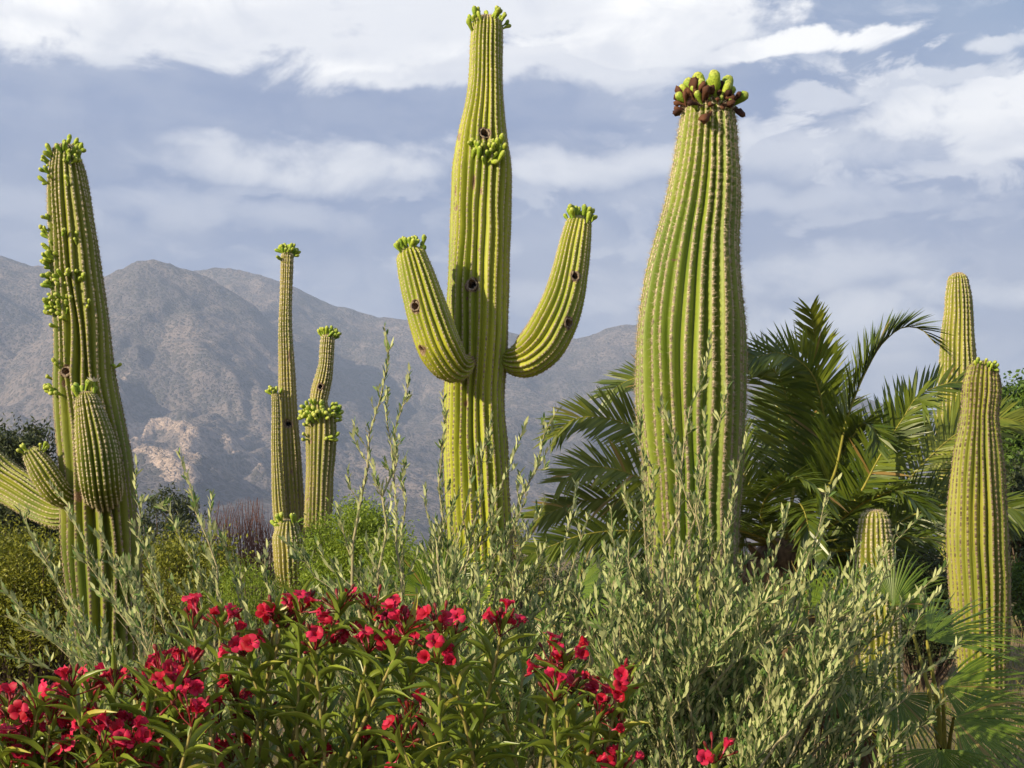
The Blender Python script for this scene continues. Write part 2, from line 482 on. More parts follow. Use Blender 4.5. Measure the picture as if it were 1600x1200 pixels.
rk = t.mix(t.mapr(nC, 0.35, 0.65), (0.52, 0.40, 0.325), (0.22, 0.17, 0.14))
nR = t.noise(t.vmath('MULTIPLY', pos, (1, 1, 1.8)), 0.022, 6, 0.7)
rmask = t.mapr(t.math('ADD', rock, t.math('MULTIPLY', t.math('SUBTRACT', nR, 0.5), 1.7)), 0.47, 0.62)
rmask = t.math('MULTIPLY', rmask, t.mapr(rock, 0.02, 0.15))
col = t.mix(rmask, col, rk)
b = t.node('ShaderNodeBump'); b.inputs['Strength'].default_value = 0.8; b.inputs['Distance'].default_value = 9.0
t.l.new(t.math('ADD', nB, t.math('ADD', t.math('MULTIPLY', shrub, 0.5), t.math('MULTIPLY', nC, 0.3))), b.inputs['Height'])
finish(t, principled(t, col, 0.95, 0.05, b.outputs[0])); M['mountain'] = m

# ------------------------------------------------------------------ ground and mountains
gx = np.concatenate([-np.geomspace(5000, 14, 22), np.linspace(-12, 12, 61), np.geomspace(14, 5000, 22)])
gy = np.concatenate([-np.geomspace(600, 4, 10), np.linspace(-2, 40, 106), np.geomspace(43, 6000, 26)])
GX, GY = np.meshgrid(gx, gy)


def ground_z(x, y):
    x = np.asarray(x, float); y = np.asarray(y, float)
    return (fbm(x * 0.35 + 50, y * 0.35 + 50, 4, 3) - 0.5) * 0.16 * np.exp(-np.maximum(y, 0) / 60)


mb = MB(); nr, nc = GX.shape
i, j = np.meshgrid(np.arange(nr - 1), np.arange(nc - 1), indexing='ij')
mb.add(np.stack([GX, GY, ground_z(GX, GY)], -1), np.stack([i * nc + j, i * nc + j + 1, (i + 1) * nc + j + 1, (i + 1) * nc + j], -1))
g = mb.build('ground', M['ground']); tag(g, 'sandy desert ground with sparse grass', None, None, 'structure')

ridges = [  # crest rows as photo columns, distance of the crest, distance of its foot
    ([(-700, 310), (-200, 360), (0, 390), (60, 406), (100, 425), (150, 470), (220, 565), (300, 700), (400, 850), (2600, 1100)], 2800, 1200),
    ([(-900, 640), (-50, 560), (60, 480), (130, 442), (165, 425), (185, 413), (215, 404), (250, 406), (300, 417), (340, 440), (400, 480), (480, 540), (560, 600),
      (640, 662), (700, 722), (800, 820), (900, 870), (2600, 1100)], 2600, 1150),
    ([(-900, 560), (200, 480), (280, 423), (320, 414), (360, 416), (400, 427), (450, 442), (500, 464), (560, 481), (620, 494), (700, 505), (760, 511), (800, 516),
      (840, 529), (870, 532), (900, 525), (930, 514), (1000, 503), (1060, 520), (1120, 545), (1170, 565), (1230, 586), (1310, 607), (1380, 628), (1450, 646),
      (1600, 672), (2000, 730), (2600, 780)], 3150, 1300)]
pa = np.linspace(-700, 2300, 700); ry = np.concatenate([np.linspace(950, 3300, 260), np.linspace(3340, 4500, 20)])
PA, RY = np.meshgrid(pa, ry)
H = np.full(PA.shape, -3.0); G = np.zeros(PA.shape)
XX = (PA - 800) / F * RY
for k, (crest, yc, yf) in enumerate(ridges):
    c = np.array(crest, float)
    cp = np.interp(PA, c[:, 0], c[:, 1])
    warp = (fbm(XX / 500 + 9 * k, RY / 500, 4, 11 + k) - 0.5)
    zc = (HOR - cp) / F * yc
    s = (RY - yf + warp * 260 * np.clip((yc - RY) / 400, 0, 1)) / (yc - yf)
    up = np.clip(s, 0, 1) ** 1.25; dn = np.clip(1 - (RY - yc) / 900.0, -0.2, 1)
    prof = np.where(RY <= yc, up, dn)
    gul = fbm(XX / 260 + 31 * k + warp * 2, RY / 620 + 7 * k, 6, 40 + 9 * k, True)
    edge = np.clip(np.abs(RY - yc) / 500, 0.10, 1.0)
    z = zc * prof - (gul * 0.42 - 0.12) * np.maximum(zc, 0) * edge * np.clip(prof * 3, 0, 1) * 0.66
    z = z + (fbm(XX / 60, RY / 60, 5, 71 + k) - 0.5) * 30 * np.clip(prof * 4, 0, 1)
    take = z > H
    H = np.where(take, z, H); G = np.where(take, gul, G)
# pale cliff bands on the near slope, with a rugged face of their own
PYv = HOR - (H - CZ) * F / RY
rock = np.zeros(PA.shape)
for (cx, cy, ax, ay, rot) in [(215, 680, 26, 18, 0.5), (275, 672, 55, 12, 0.25), (300, 705, 26, 30, -0.5), (235, 712, 48, 9, 0.3), (268, 735, 40, 26, 0.6), (300, 750, 16, 26, -0.6),
                              (365, 700, 26, 10, 0.75), (392, 722, 30, 9, 0.7), (190, 600, 18, 36, 0.3), (615, 760, 60, 16, 0.9)]:
    u = (PA - cx) * math.cos(rot) + (PYv - cy) * math.sin(rot); v = -(PA - cx) * math.sin(rot) + (PYv - cy) * math.cos(rot)
    amp = 1.0 if cx < 420 and cx > 195 else 0.5
    rock = np.maximum(rock, amp * np.exp(-((u / ax)**2 + (v / ay)**2)))
rock *= (RY < 3300)
H = H + rock * (fbm(XX / 22, RY / 30, 4, 5, True) - 0.2) * 20
mb = MB(); nr, nc = PA.shape
i, j = np.meshgrid(np.arange(nr - 1), np.arange(nc - 1), indexing='ij')
mb.add(np.stack([XX, RY, H], -1), np.stack([i * nc + j, i * nc + j + 1, (i + 1) * nc + j + 1, (i + 1) * nc + j], -1),
       rock=rock.ravel(), gully=G.ravel())
mt = mb.build('mountain', M['mountain']); tag(mt, 'scrub covered desert mountain range in haze', None, None, 'structure')

# ------------------------------------------------------------------ saguaros
def lathe(profile, seg):
    """profile rows (x along, radius) -> template verts, quads, tip attribute"""
    pr = np.array(profile, float); th = np.arange(seg) / seg * 2 * math.pi
    V = np.stack([np.repeat(pr[:, 0], seg), (pr[:, 1:2] * np.cos(th)).ravel(), (pr[:, 1:2] * np.sin(th)).ravel()], -1)
    n = len(pr); i, j = np.meshgrid(np.arange(n - 1), np.arange(seg), indexing='ij'); j2 = (j + 1) % seg
    return V, np.stack([i * seg + j, (i + 1) * seg + j, (i + 1) * seg + j2, i * seg + j2], -1).reshape(-1, 4), np.repeat(pr[:, 0] / pr[-1, 0], seg)


def template(name, mat, profile, seg, bumps=0.0, seed=0):
    V, Q, tip = lathe(profile, seg)
    if bumps:
        rr = np.random.default_rng(seed); V[:, 1:] *= 1 + rr.normal(0, bumps, (len(V), 1)); V[:, 0] += rr.normal(0, bumps * 0.1, len(V))
        V[:, 2] += 0.10 * np.sin(V[:, 0] * 2.5 + seed)
    b_ = MB(); b_.add(V, Q, tip=tip)
    return b_.mesh(name, M[mat])


BUDS = [template('flower_bud', 'bud', [(0, .06), (.25, .085), (.5, .12), (.7, .20), (.88, .19), (.98, .10), (1, .0)], 8, .05, 1),
        template('flower_bud', 'bud', [(0, .09), (.2, .12), (.45, .17), (.72, .22), (.9, .15), (1, .0)], 8, .05, 2)]
FRUIT = [template('fruit', 'bud', [(0, .07), (.2, .10), (.42, .15), (.65, .235), (.85, .21), (.96, .11), (1, .0)], 10, .07, 3)]
WITHER = [template('withered_flower', 'withered', [(0, .05), (.3, .06), (.5, .10), (.7, .20), (.9, .17), (1, .03)], 7, .22, 4),
          template('withered_flower', 'withered', [(0, .06), (.35, .05), (.6, .15), (.8, .22), (.95, .12), (1, .0)], 7, .25, 5)]

PAD_T = np.array([(-1, -1, 0), (1, -1, 0), (1, 1, 0), (-1, 1, 0), (0, 0, .9)], float)
PAD_F = [(0, 1, 4), (1, 2, 4), (2, 3, 4), (3, 0, 4)]


def rows_from_edges(E, Y, lean=0.0):
    """photo edge rows (row, left, right) at distance Y, top first -> control rows base first"""
    out = []
    for (py, xl, xr) in E:
        p = W((xl + xr) / 2, py, Y); out.append((*p, (xr - xl) / 2 * Y / F))
    return np.array(out[::-1])


def rows_from_arm(A, Y):
    return np.array([(*W(px, py, Y + d), hw * (Y + d) / F) for (px, py, d, hw) in A])


def make_stem(root, name, ctrl, skin, nribs=22, depth=0.16, ds=0.02, seed=0, wave=.3, dome=0.85, holes=(), scars=(), spacing=0.026, pad=0.007,
              spine=0.03, nsp=8, per=8, round_base=False, spine_age=None, collar=0):
    rr = np.random.default_rng(seed)
    L = np.sum(np.linalg.norm(np.diff(ctrl[:, :3], axis=0), axis=1)); n = max(12, int(L / ds))
    S = spline(ctrl, n); P = S[:, :3]; R = S[:, 3]
    re = R[-1]; T = unit(P[-1] - P[-3]); k = 9; a = np.linspace(0, 1, k + 1)[1:] * math.pi / 2
    P = np.concatenate([P, P[-1] + T * (np.sin(a) * re * dome)[:, None]]); R = np.concatenate([R, np.maximum(re * np.cos(a), 0.004)])
    if round_base:
        kb = 7; q = np.linspace(1, 0, kb + 1)[:-1] * math.pi / 2; T0 = unit(P[2] - P[0]); r0 = R[0]
        P = np.concatenate([P[0] - T0 * (np.sin(q) * r0 * 0.8)[:, None], P]); R = np.concatenate([np.maximum(r0 * np.cos(q), 0.004), R])
    n = len(P); Mm = nribs * per
    T, A, B = frames(P)
    s = np.concatenate([[0], np.cumsum(np.linalg.norm(np.diff(P, axis=0), axis=1))])
    u = np.arange(Mm) / per
    ph = rr.uniform(0, 6.28, 12)
    ang = u / nribs * 2 * math.pi
    wob = sum(wave * 0.10 * np.sin(f * ang[None] + g_ * s[:, None] * 2.0 + ph[q]) for q, (f, g_) in enumerate([(2, .7), (3, 1.1), (5, 1.9), (7, 2.9), (4, -1.6)]))
    # small per-rib sway so that no two ribs run alike
    kidx = (u.astype(int)); ridge_ph = rr.uniform(0, 6.28, nribs)[kidx]; ridge_f = rr.uniform(1.5, 4.5, nribs)[kidx]
    frac = u - kidx
    wob = wob + wave * 0.12 * np.sin(s[:, None] * ridge_f + ridge_ph) * np.sin(math.pi * frac)
    th = (u[None] + wob) / nribs * 2 * math.pi
    rib = np.sin(math.pi * frac) ** 0.8
    ribd = depth * 1.5 * (1 + 0.25 * np.sin(3 * ang[None] + 1.3 * s[:, None] + ph[7]))
    ribh = rr.uniform(0.75, 1.15, nribs)[kidx]
    bul = 1 + 0.018 * np.sin(s[:, None] * 3.1 + ph[8] + 2 * np.sin(ang + ph[9])) + 0.010 * np.sin(s[:, None] * 7.7 + 3 * ang + ph[10]) 
    rad = R[:, None] * bul * (1 - ribd * (1 - rib[None] * ribh))
    D = np.cos(th)[..., None] * A[:, None] + np.sin(th)[..., None] * B[:, None]
    V = P[:, None] + rad[..., None] * D
    Tn = np.broadcast_to(T[:, None], V.shape)
    slope = np.gradient(R, s)
    Nn = unit(D - Tn * np.clip(slope, -3, 3)[:, None, None])
    scar = np.zeros((n, Mm))
    age = np.broadcast_to((1 - (s / s[-1]))[:, None], (n, Mm)) if name == 'stem' else np.broadcast_to(0.55 * (1 - (s / s[-1]))[:, None], (n, Mm))
    if collar: scar = np.maximum(scar, np.broadcast_to(np.clip(1.25 - s / (np.max(R) * 0.75), 0, 1)[:, None] * 0.62, scar.shape))
    st = dict(V=V, N=Nn, root=root)
    hp = []
    for (px, py, rh) in holes:
        a_, b_ = attach_idx(st, px, py); c = V[a_, b_].copy(); nn = Nn[a_, b_].copy(); rw = rh * c[1] / F; hp.append((c, nn, rw))
    for (px, py, rx_, ry_, dp) in scars:
        a_, b_ = attach_idx(st, px, py); c = V[a_, b_].copy(); sc = c[1] / F
        d = np.sqrt(((V[..., 0] - c[0]) / (rx_ * sc))**2 + ((V[..., 2] - c[2]) / (ry_ * sc))**2 + ((V[..., 1] - c[1]) / 0.12)**2)
        f = np.clip(1.3 - d, 0, 1); scar = np.maximum(scar, f * 0.8)
        V -= D * (np.clip(1 - d, 0, 1) * dp)[..., None]
    for (c, nn, rw) in hp:
        dd = V - c; along = np.sum(dd * nn, -1); lat = dd - nn * along[..., None]; pa_ = np.arctan2(lat[..., 2], lat[..., 0] + lat[..., 1] * .6)
        d = np.linalg.norm(lat * np.array([1, 1, .88]), axis=-1) / (rw * (1 + .10 * np.sin(2 * pa_ + c[2] * 9) + .07 * np.sin(3 * pa_ + c[0] * 21)))
        front = np.abs(along) < max(0.12, rw * 2)
        f = np.where(front, np.clip(1.15 - d, 0, 1), 0); fs = np.clip(f / 0.45, 0, 1); fs = fs * fs * (3 - 2 * fs)
        lip = np.where(front, np.exp(-((d - 1.35) / 0.28)**2), 0)
        V += -nn * (fs * rw * 2.6)[..., None] + nn * (lip * rw * 0.16)[..., None]
        scar = np.maximum(scar, np.where(front, np.clip(2.15 - d, 0, 1) * 0.58, 0)); scar = np.maximum(scar, fs)
    mb = MB(); i, j = np.meshgrid(np.arange(n - 1), np.arange(Mm), indexing='ij'); j2 = (j + 1) % Mm
    mb.add(V, np.stack([i * Mm + j, i * Mm + j2, (i + 1) * Mm + j2, (i + 1) * Mm + j], -1),
           rib=np.broadcast_to(rib, (n, Mm)).ravel(), scar=scar.ravel(), age=age.ravel())
    o = mb.build(name, M[skin], root); st['obj'] = o
    # areoles with their spines along every ridge
    step = np.arange(R[0] * 0.5 if round_base else 0.0, s[-1] * 0.999, spacing)
    ri = np.clip(np.searchsorted(s, step), 0, n - 1)
    cols = np.arange(nribs) * per + per // 2
    a_ = np.repeat(ri, nribs); b_ = np.tile(cols, len(ri))
    keep = (scar[a_, b_] < 0.25)
    # near the tip the ridges crowd: thin out
    keep &= (R[a_] > re * 0.25) | (rr.random(len(a_)) < 0.35)
    a_, b_ = a_[keep], b_[keep]
    jit = rr.normal(0, spacing * 0.12, len(a_))[:, None]
    p = V[a_, b_] + T[a_] * jit; nn = Nn[a_, b_]; tt = unit(np.cross(nn, np.cross(T[a_], nn))); bb = np.cross(nn, tt)
    ag = np.clip(age[a_, b_] * 1.25 + rr.normal(0, .12, len(a_)), 0, 1) if spine_age is None else np.clip(spine_age + rr.normal(0, .15, len(a_)), 0, 1)
    mb = MB(); N_ = len(p)
    pr = pad * rr.uniform(0.8, 1.2, N_) * np.clip(R[a_] / re, 0.5, 1.0) * (1 + .45 * ag)
    PV = stamp(PAD_T, p - nn * pad * 0.15, tt, nn, pr * 1.25, pr)
    off = (np.arange(N_) * 5)[:, None, None]
    mb.add(PV, None, (np.array(PAD_F)[None] + off).reshape(-1, 3), age=np.repeat(ag, 5))
    if nsp:
        K = nsp; phi = rr.uniform(0, 6.28, (N_, K)); tilt = rr.uniform(0.35, 1.45, (N_, K)); ln = spine * rr.uniform(0.45, 1.15, (N_, K))
        d = nn[:, None] * np.cos(tilt)[..., None] + (tt[:, None] * np.cos(phi)[..., None] + bb[:, None] * np.sin(phi)[..., None]) * np.sin(tilt)[..., None]
        side = unit(np.cross(d, rr.normal(size=(N_, K, 3)))) * (pad * 0.17)
        q0 = p[:, None] + side; q1 = p[:, None] - side; q2 = p[:, None] + d * ln[..., None]
        mb.add(np.stack([q0, q1, q2], 2), None, np.arange(N_ * K * 3).reshape(-1, 3), age=np.repeat(np.clip(ag * 0.75 + 0.1, 0, 1), K * 3))
    mb.build('spines', M['areole'], o, kind='stuff', smooth=False)
    for (c, nn, rw) in hp:   # corky callus round each nest hole
        mb = MB(); sg, sr = 18, 6; t1 = unit(np.cross(nn, UP)); t2 = np.cross(nn, t1)
        aa = np.arange(sg) / sg * 2 * math.pi; ab = np.arange(sr) / sr * 2 * math.pi
        rj = rw * 1.10 * (1 + .08 * np.sin(2 * aa + c[2] * 7) + rr.normal(0, .05, sg)); th_ = rw * 0.26 * (1 + rr.normal(0, .35, sg))
        base = c - nn * rw * 0.10
        VV = base + (np.cos(aa)[:, None, None] * t1 + np.sin(aa)[:, None, None] * t2) * (rj[:, None] + th_[:, None] * np.cos(ab))[..., None] + nn * (th_[:, None] * np.sin(ab))[..., None]
        i, j = np.meshgrid(np.arange(sg), np.arange(sr), indexing='ij')
        mb.add(VV, np.stack([i * sr + j, ((i + 1) % sg) * sr + j, ((i + 1) % sg) * sr + (j + 1) % sr, i * sr + (j + 1) % sr], -1))
        mb.build('nest_hole', M['cork'], o)
    return st


def attach_idx(st, px, py):
    V, Nn = st['V'], st['N']
    X = 800 + V[..., 0] / V[..., 1] * F; Yp = HOR - (V[..., 2] - CZ) / V[..., 1] * F
    view = unit(np.array([0, 0, CZ]) - V); fc = np.sum(view * Nn, -1)
    d = (X - px)**2 + (Yp - py)**2 + np.where(fc > -0.05, 0, 1e6)
    k = np.argmin(d); return np.unravel_index(k, d.shape)


def bud_at(st, px, py, size, meshes, rr, up=0.7, part='flower_bud', spread=0.25):
    a, b = attach_idx(st, px, py); p = st['V'][a, b]; nn = st['N'][a, b]
    d = unit(nn * 0.9 + UP * up + rr.normal(0, spread, 3))
    sz = size * rr.uniform(0.8, 1.15)
    place(part, meshes[int(rr.integers(len(meshes)))], st['obj'], p - d * sz * 0.06, d, rr.normal(size=3), sz, sz * rr.uniform(.85, 1.1))


def crown_buds(st, n, size, rr, lo=0.55, hi=0.95, meshes=BUDS, part='flower_bud', front=1.0, up=0.8, want=None, spread=0.25, tilt=0.0):
    """buds round the dome of a stem; want filters by direction"""
    V, Nn = st['V'], st['N']; rows, cols = V.shape[:2]
    c = 0; tries = 0
    while c < n and tries < 4000:
        tries += 1
        a = rows - 10 + int(rr.uniform(lo, hi) * 9); a = min(a, rows - 1); b = int(rr.integers(cols)); nn = Nn[a, b]
        if want is not None and not want(nn): continue
        d = unit(nn * 0.75 + UP * up + rr.normal(0, spread, 3)); sz = size * rr.uniform(0.75, 1.2)
        place(part, meshes[int(rr.integers(len(meshes)))], st['obj'], V[a, b] - d * sz * 0.05, d, rr.normal(size=3), sz, sz * rr.uniform(.85, 1.1))
        c += 1


def base_of(E_ctrl):
    p = E_ctrl[0]; return np.array([p[0], p[1], float(ground_z(p[0], p[1])) - 0.02])


def to_ground(ctrl):
    """run a stem on down to the soil"""
    p = ctrl[0].copy(); zg = float(ground_z(p[0], p[1])) - 0.12
    if p[2] - zg < 0.05: return ctrl
    nst = max(1, int((p[2] - zg) / 0.5)); ext = []
    for k in range(nst, 0, -1):
        q = p.copy(); q[2] = zg + (p[2] - zg) * (1 - k / nst) if k < nst else zg; ext.append(q)
    return np.concatenate([np.array(ext), ctrl])


# --- the tall candelabrum
YC = 14.5
C_E = [(44, 737, 785), (70, 735, 785), (100, 734, 785), (133, 732, 786), (167, 727, 788), (200, 719, 791), (233, 713, 795), (250, 711, 798), (267, 709, 799), (300, 707, 798), (333, 705, 797),
       (367, 704, 797), (400, 702, 796), (460, 699, 795), (527, 698, 793), (568, 698, 790), (610, 696, 787), (652, 695, 788), (693, 693, 792), (735, 695, 795), (777, 697, 797), (818, 700, 799), (870, 704, 801)]
cc = to_ground(rows_from_edges(C_E, YC))
C = thing('saguaro', base_of(cc), 'tallest saguaro, two upcurved arms, woodpecker holes and bud cluster on its chest', 'cactus', 'saguaro cacti')
c_st = make_stem(C, 'stem', cc, 'skin_yellow', 23, 0.165, 0.018, 1, holes=[(757, 208, 6.8), (737, 446, 7.4)],
                 scars=[(741, 285, 3, 16, .02), (713, 300, 4, 9, .02), (712, 325, 4, 7, .02), (728, 632, 5, 7, .02), (752, 300, 2, 8, .01), (730, 466, 3, 4, .01), (749, 391, 2, 4, .01), (700, 212, 3, 10, .01), (745, 228, 18, 6, .01)],
                 spacing=.027, pad=.0062, spine=.024, nsp=7)
rr = np.random.default_rng(21)
for (px, py) in [(740, 34), (744, 30), (748, 28), (752, 32), (745, 38), (739, 46), (770, 28), (774, 28), (778, 29), (781, 33), (775, 31), (784, 40), (786, 47), (782, 36)]:
    bud_at(c_st, px, py, 0.125, BUDS, rr, 0.9)
for k in range(8):
    crown_buds(c_st, 1, .115, rr, .35, .7, want=lambda n: n[1] > 0.2)
for (px, py) in [(740, 222), (744, 226), (748, 232), (752, 226), (755, 232), (760, 230), (764, 228), (769, 224), (774, 222), (778, 226), (781, 222), (742, 234), (747, 240), (753, 242), (759, 240), (764, 241), (769, 238), (774, 236), (778, 236),
                 (781, 232), (739, 240), (750, 236), (757, 250), (763, 250), (772, 248), (778, 246), (767, 232), (745, 220), (736, 228), (771, 244)]:
    bud_at(c_st, px, py + 6, 0.125, BUDS, rr, 0.75, spread=.3)
la = rows_from_arm([(733, 566, -.26, 12), (720, 572, -.38, 20), (706, 571, -.50, 28), (690, 549, -.59, 33), (674, 508, -.62, 33), (661, 464, -.62, 30.5), (650, 425, -.62, 27), (644, 404, -.62, 24)], YC)
l_st = make_stem(C, 'arm', la, 'skin_yellow', 20, 0.14, 0.014, 2, collar=1, dome=.8, holes=[(649, 478, 6.5), (664, 546, 7)], spacing=.024, pad=.006, spine=.022, nsp=6, round_base=True)
crown_buds(l_st, 20, .12, rr, .3, .75, want=lambda n: n[0] < 0.55, up=.7)
crown_buds(l_st, 8, .11, rr, .45, .8, up=.9)
ra = rows_from_arm([(786, 556, -.02, 12), (800, 562, -.07, 22), (816, 561, -.10, 30), (842, 543, -.12, 36), (863, 510, -.12, 36), (880, 468, -.10, 32.5), (890, 425, -.08, 28.5), (898, 380, -.08, 24.5), (903, 354, -.08, 21)], YC)
r_st = make_stem(C, 'arm', ra, 'skin_yellow', 20, 0.15, 0.014, 3, collar=1, dome=.8, holes=[(899, 431, 6), (888, 505, 6.5)], spacing=.024, pad=.006, spine=.022, nsp=6, round_base=True)
crown_buds(r_st, 34, .125, rr, .25, .75, up=.75)

# --- the stout armless one
YD = 8.5
D_E = [(178, 1067, 1148), (207, 1063, 1152), (238, 1058, 1154), (270, 1052, 1157), (302, 1045, 1158), (333, 1038, 1158), (365, 1029, 1157), (397, 1020, 1158), (428, 1012, 1160), (460, 1006, 1162), (500, 1000, 1165),
       (540, 997, 1166), (580, 997, 1166), (620, 998, 1166), (657, 1001, 1164), (700, 1005, 1162), (743, 1010, 1160), (787, 1012, 1157), (830, 1015, 1156), (880, 1016, 1155), (940, 1018, 1153), (1010, 1022, 1150), (1100, 1026, 1146)]
dd = to_ground(rows_from_edges(D_E, YD))
D = thing('saguaro', base_of(dd), 'stout armless saguaro crowned with fat green fruit and withered brown flowers', 'cactus', 'saguaro cacti')
d_st = make_stem(D, 'stem', dd, 'skin_fat', 26, 0.15, 0.014, 5, dome=.55, scars=[(1051, 406, 7, 1.6, .006), (1062, 216, 2, 3, .004)], spacing=.019, pad=.0058, spine=.034, nsp=9, per=8)
rr = np.random.default_rng(33)
for (px, py, sz) in [(1096, 132, .17), (1125, 128, .17), (1116, 140, .15), (1080, 160, .11), (1098, 163, .09), (1066, 148, .12), (1110, 150, .13), (1136, 140, .12), (1104, 140, .13), (1086, 140, .12), (1120, 152, .11), (1075, 150, .12), (1090, 150, .14), (1130, 152, .12), (1142, 150, .11), (1108, 158, .09), (1126, 165, .08), (1092, 172, .07), (1070, 160, .10), (1138, 168, .08)]:
    bud_at(d_st, px, py, sz, FRUIT, rr, rr.uniform(.5, 1.4), part='fruit', spread=.35)
bud_at(d_st, 1146, 166, .13, FRUIT, rr, -.1, part='fruit', spread=.05)
for (px, py) in [(1066, 160), (1068, 155), (1067, 165), (1068, 170), (1072, 150), (1078, 145), (1074, 168), (1090, 165), (1106, 160), (1112, 168), (1118, 165), (1128, 160), (1136, 165), (1140, 155), (1144, 150), (1100, 152), (1132, 150), (1126, 172), (1122, 145), (1143, 172),
                 (1095, 150), (1148, 162), (1110, 145), (1084, 155), (1066, 158), (1130, 140)] + [(1064 + 4.4 * q, 158 + 9 * math.sin(q * 2.1)) for q in range(20)]:
    bud_at(d_st, px, py, rr.uniform(.06, .15), WITHER, rr, rr.uniform(-.5, .9), part='withered_flower', spread=.7)
crown_buds(d_st, 14, .11, rr, .1, .6, WITHER, 'withered_flower', up=.5, want=lambda n: n[1] > 0, spread=.4)
crown_buds(d_st, 6, .14, rr, .3, .8, FRUIT, 'fruit', up=1.2, want=lambda n: n[1] > -.2)

# --- the leaning one with buds down its flank and low arms
YA = 11.0
A_E = [(240, 81, 123), (263, 76, 131), (305, 74, 140), (347, 76, 147), (388, 78, 154), (430, 79, 160), (472, 81, 167), (513, 84, 173), (555, 84, 177), (597, 82, 182), (638, 84, 190), (680, 88, 198), (720, 92, 205), (790, 95, 212),
       (850, 97, 218), (930, 103, 222), (1000, 108, 223), (1060, 113, 222), (1130, 118, 222)]
aa = to_ground(rows_from_edges(A_E, YA))
A = thing('saguaro', base_of(aa), 'leaning saguaro dotted with buds down its trunk, short thick arms held low', 'cactus', 'saguaro cacti')
a_st = make_stem(A, 'stem', aa, 'skin_green', 21, 0.19, 0.016, 8, wave=.9, dome=.75, holes=[(102, 581, 7)], scars=[(102, 600, 5, 8, .012), (124, 775, 14, 10, .0)], spacing=.026, pad=.006, spine=.024, nsp=7)
rr = np.random.default_rng(44)
for (px, py) in [(80, 238), (78, 243), (76, 250), (84, 240), (78, 256), (76, 266), (74, 282), (78, 284), (104, 246), (104, 254), (106, 250), (104, 286), (96, 234), (107, 236), (112, 238), (116, 240), (121, 246), (120, 240), (118, 250), (100, 232),
                 (74, 340), (76, 356), (76, 364), (78, 370), (77, 388), (80, 392), (76, 400), (82, 398), (78, 408), (80, 414), (84, 402), (78, 418), (94, 398), (117, 372), (101, 366),
                 (78, 430), (84, 428), (80, 436), (78, 446), (82, 448), (97, 430), (100, 438), (98, 444), (110, 426), (121, 426), (121, 438), (131, 436), (109, 432),
                 (80, 470), (78, 476), (82, 474), (80, 482), (84, 488), (86, 464), (92, 468), (98, 466), (110, 466), (90, 488), (98, 486), (104, 490), (105, 498), (88, 478), (95, 476), (108, 474), (92, 512),
                 (92, 566), (84, 590), (82, 604), (84, 612), (86, 610), (90, 612), (82, 608), (136, 474), (178, 572)]:
    bud_at(a_st, px, py + 3, .085, BUDS, rr, .45, spread=.3)
    if rr.random() < .75: bud_at(a_st, px + rr.normal(0, 3), py + 3 + rr.normal(0, 4), .075, BUDS, rr, .35, spread=.4)
crown_buds(a_st, 8, .09, rr, .2, .7, want=lambda n: n[1] > 0)
fa = rows_from_arm([(158, 768, 0.0, 26), (160, 768, -.30, 30), (157, 752, -.50, 32), (154, 725, -.54, 33), (149, 690, -.55, 31), (143, 660, -.55, 26.5), (138, 636, -.55, 21)], YA)
f_st = make_stem(A, 'arm', fa, 'skin_green', 22, 0.16, 0.013, 9, dome=1.2, spacing=.022, pad=.0055, spine=.022, nsp=6, round_base=True, spine_age=.12)
crown_buds(f_st, 9, .085, rr, .55, .9, up=.7)
flw = MB()
for k in range(10):   # one open flower on the arm's crown
    a_ = k / 10 * 6.28; d = np.array([math.cos(a_), math.sin(a_), .8]); s_ = np.array([-math.sin(a_), math.cos(a_), 0])
    flw.add([(0, 0, 0), d * .03 + s_ * .012, d * .03 - s_ * .012, d * .055], None, [(0, 2, 1), (1, 2, 3)])
fi = attach_idx(f_st, 150, 612); fp = f_st['V'][fi] + np.array([0, -.01, .075])
stalk = MB(); tube(stalk, [f_st['V'][fi], fp + [0, 0, .01]], [.012, .014], 7)
so = stalk.build('flower', M['bud'], f_st['obj'])
for k in range(len(flw.v)): flw.v[k] = flw.v[k] + fp
flo = flw.build('flower', M['white_petal'], f_st['obj']); flo['label'] = 'open white flower'
sa = rows_from_arm([(125, 768, 0.0, 14), (106, 776, -.15, 18), (92, 770, -.22, 21), (78, 752, -.25, 22.5), (64, 730, -.26, 21), (54, 715, -.26, 17)], YA)
s_st = make_stem(A, 'arm', sa, 'skin_green', 17, 0.17, 0.012, 10, dome=1.0, spacing=.021, pad=.0052, spine=.02, nsp=6, round_base=True, spine_age=.15)
for (px, py) in [(36, 706), (40, 704), (44, 706), (62, 704), (66, 706), (68, 702), (38, 712)]:
    bud_at(s_st, px, py, .075, BUDS, rr, .8)
ta = rows_from_arm([(135, 800, .05, 16), (100, 805, .22, 24), (70, 792, .36, 28), (35, 770, .48, 31), (0, 748, .55, 32), (-40, 708, .58, 31), (-68, 650, .60, 30), (-82, 590, .60, 25)], YA)
make_stem(A, 'arm', ta, 'skin_green', 20, 0.15, 0.016, 11, dome=.9, spacing=.026, pad=.0055, spine=.02, nsp=5, round_base=True, spine_age=.2)

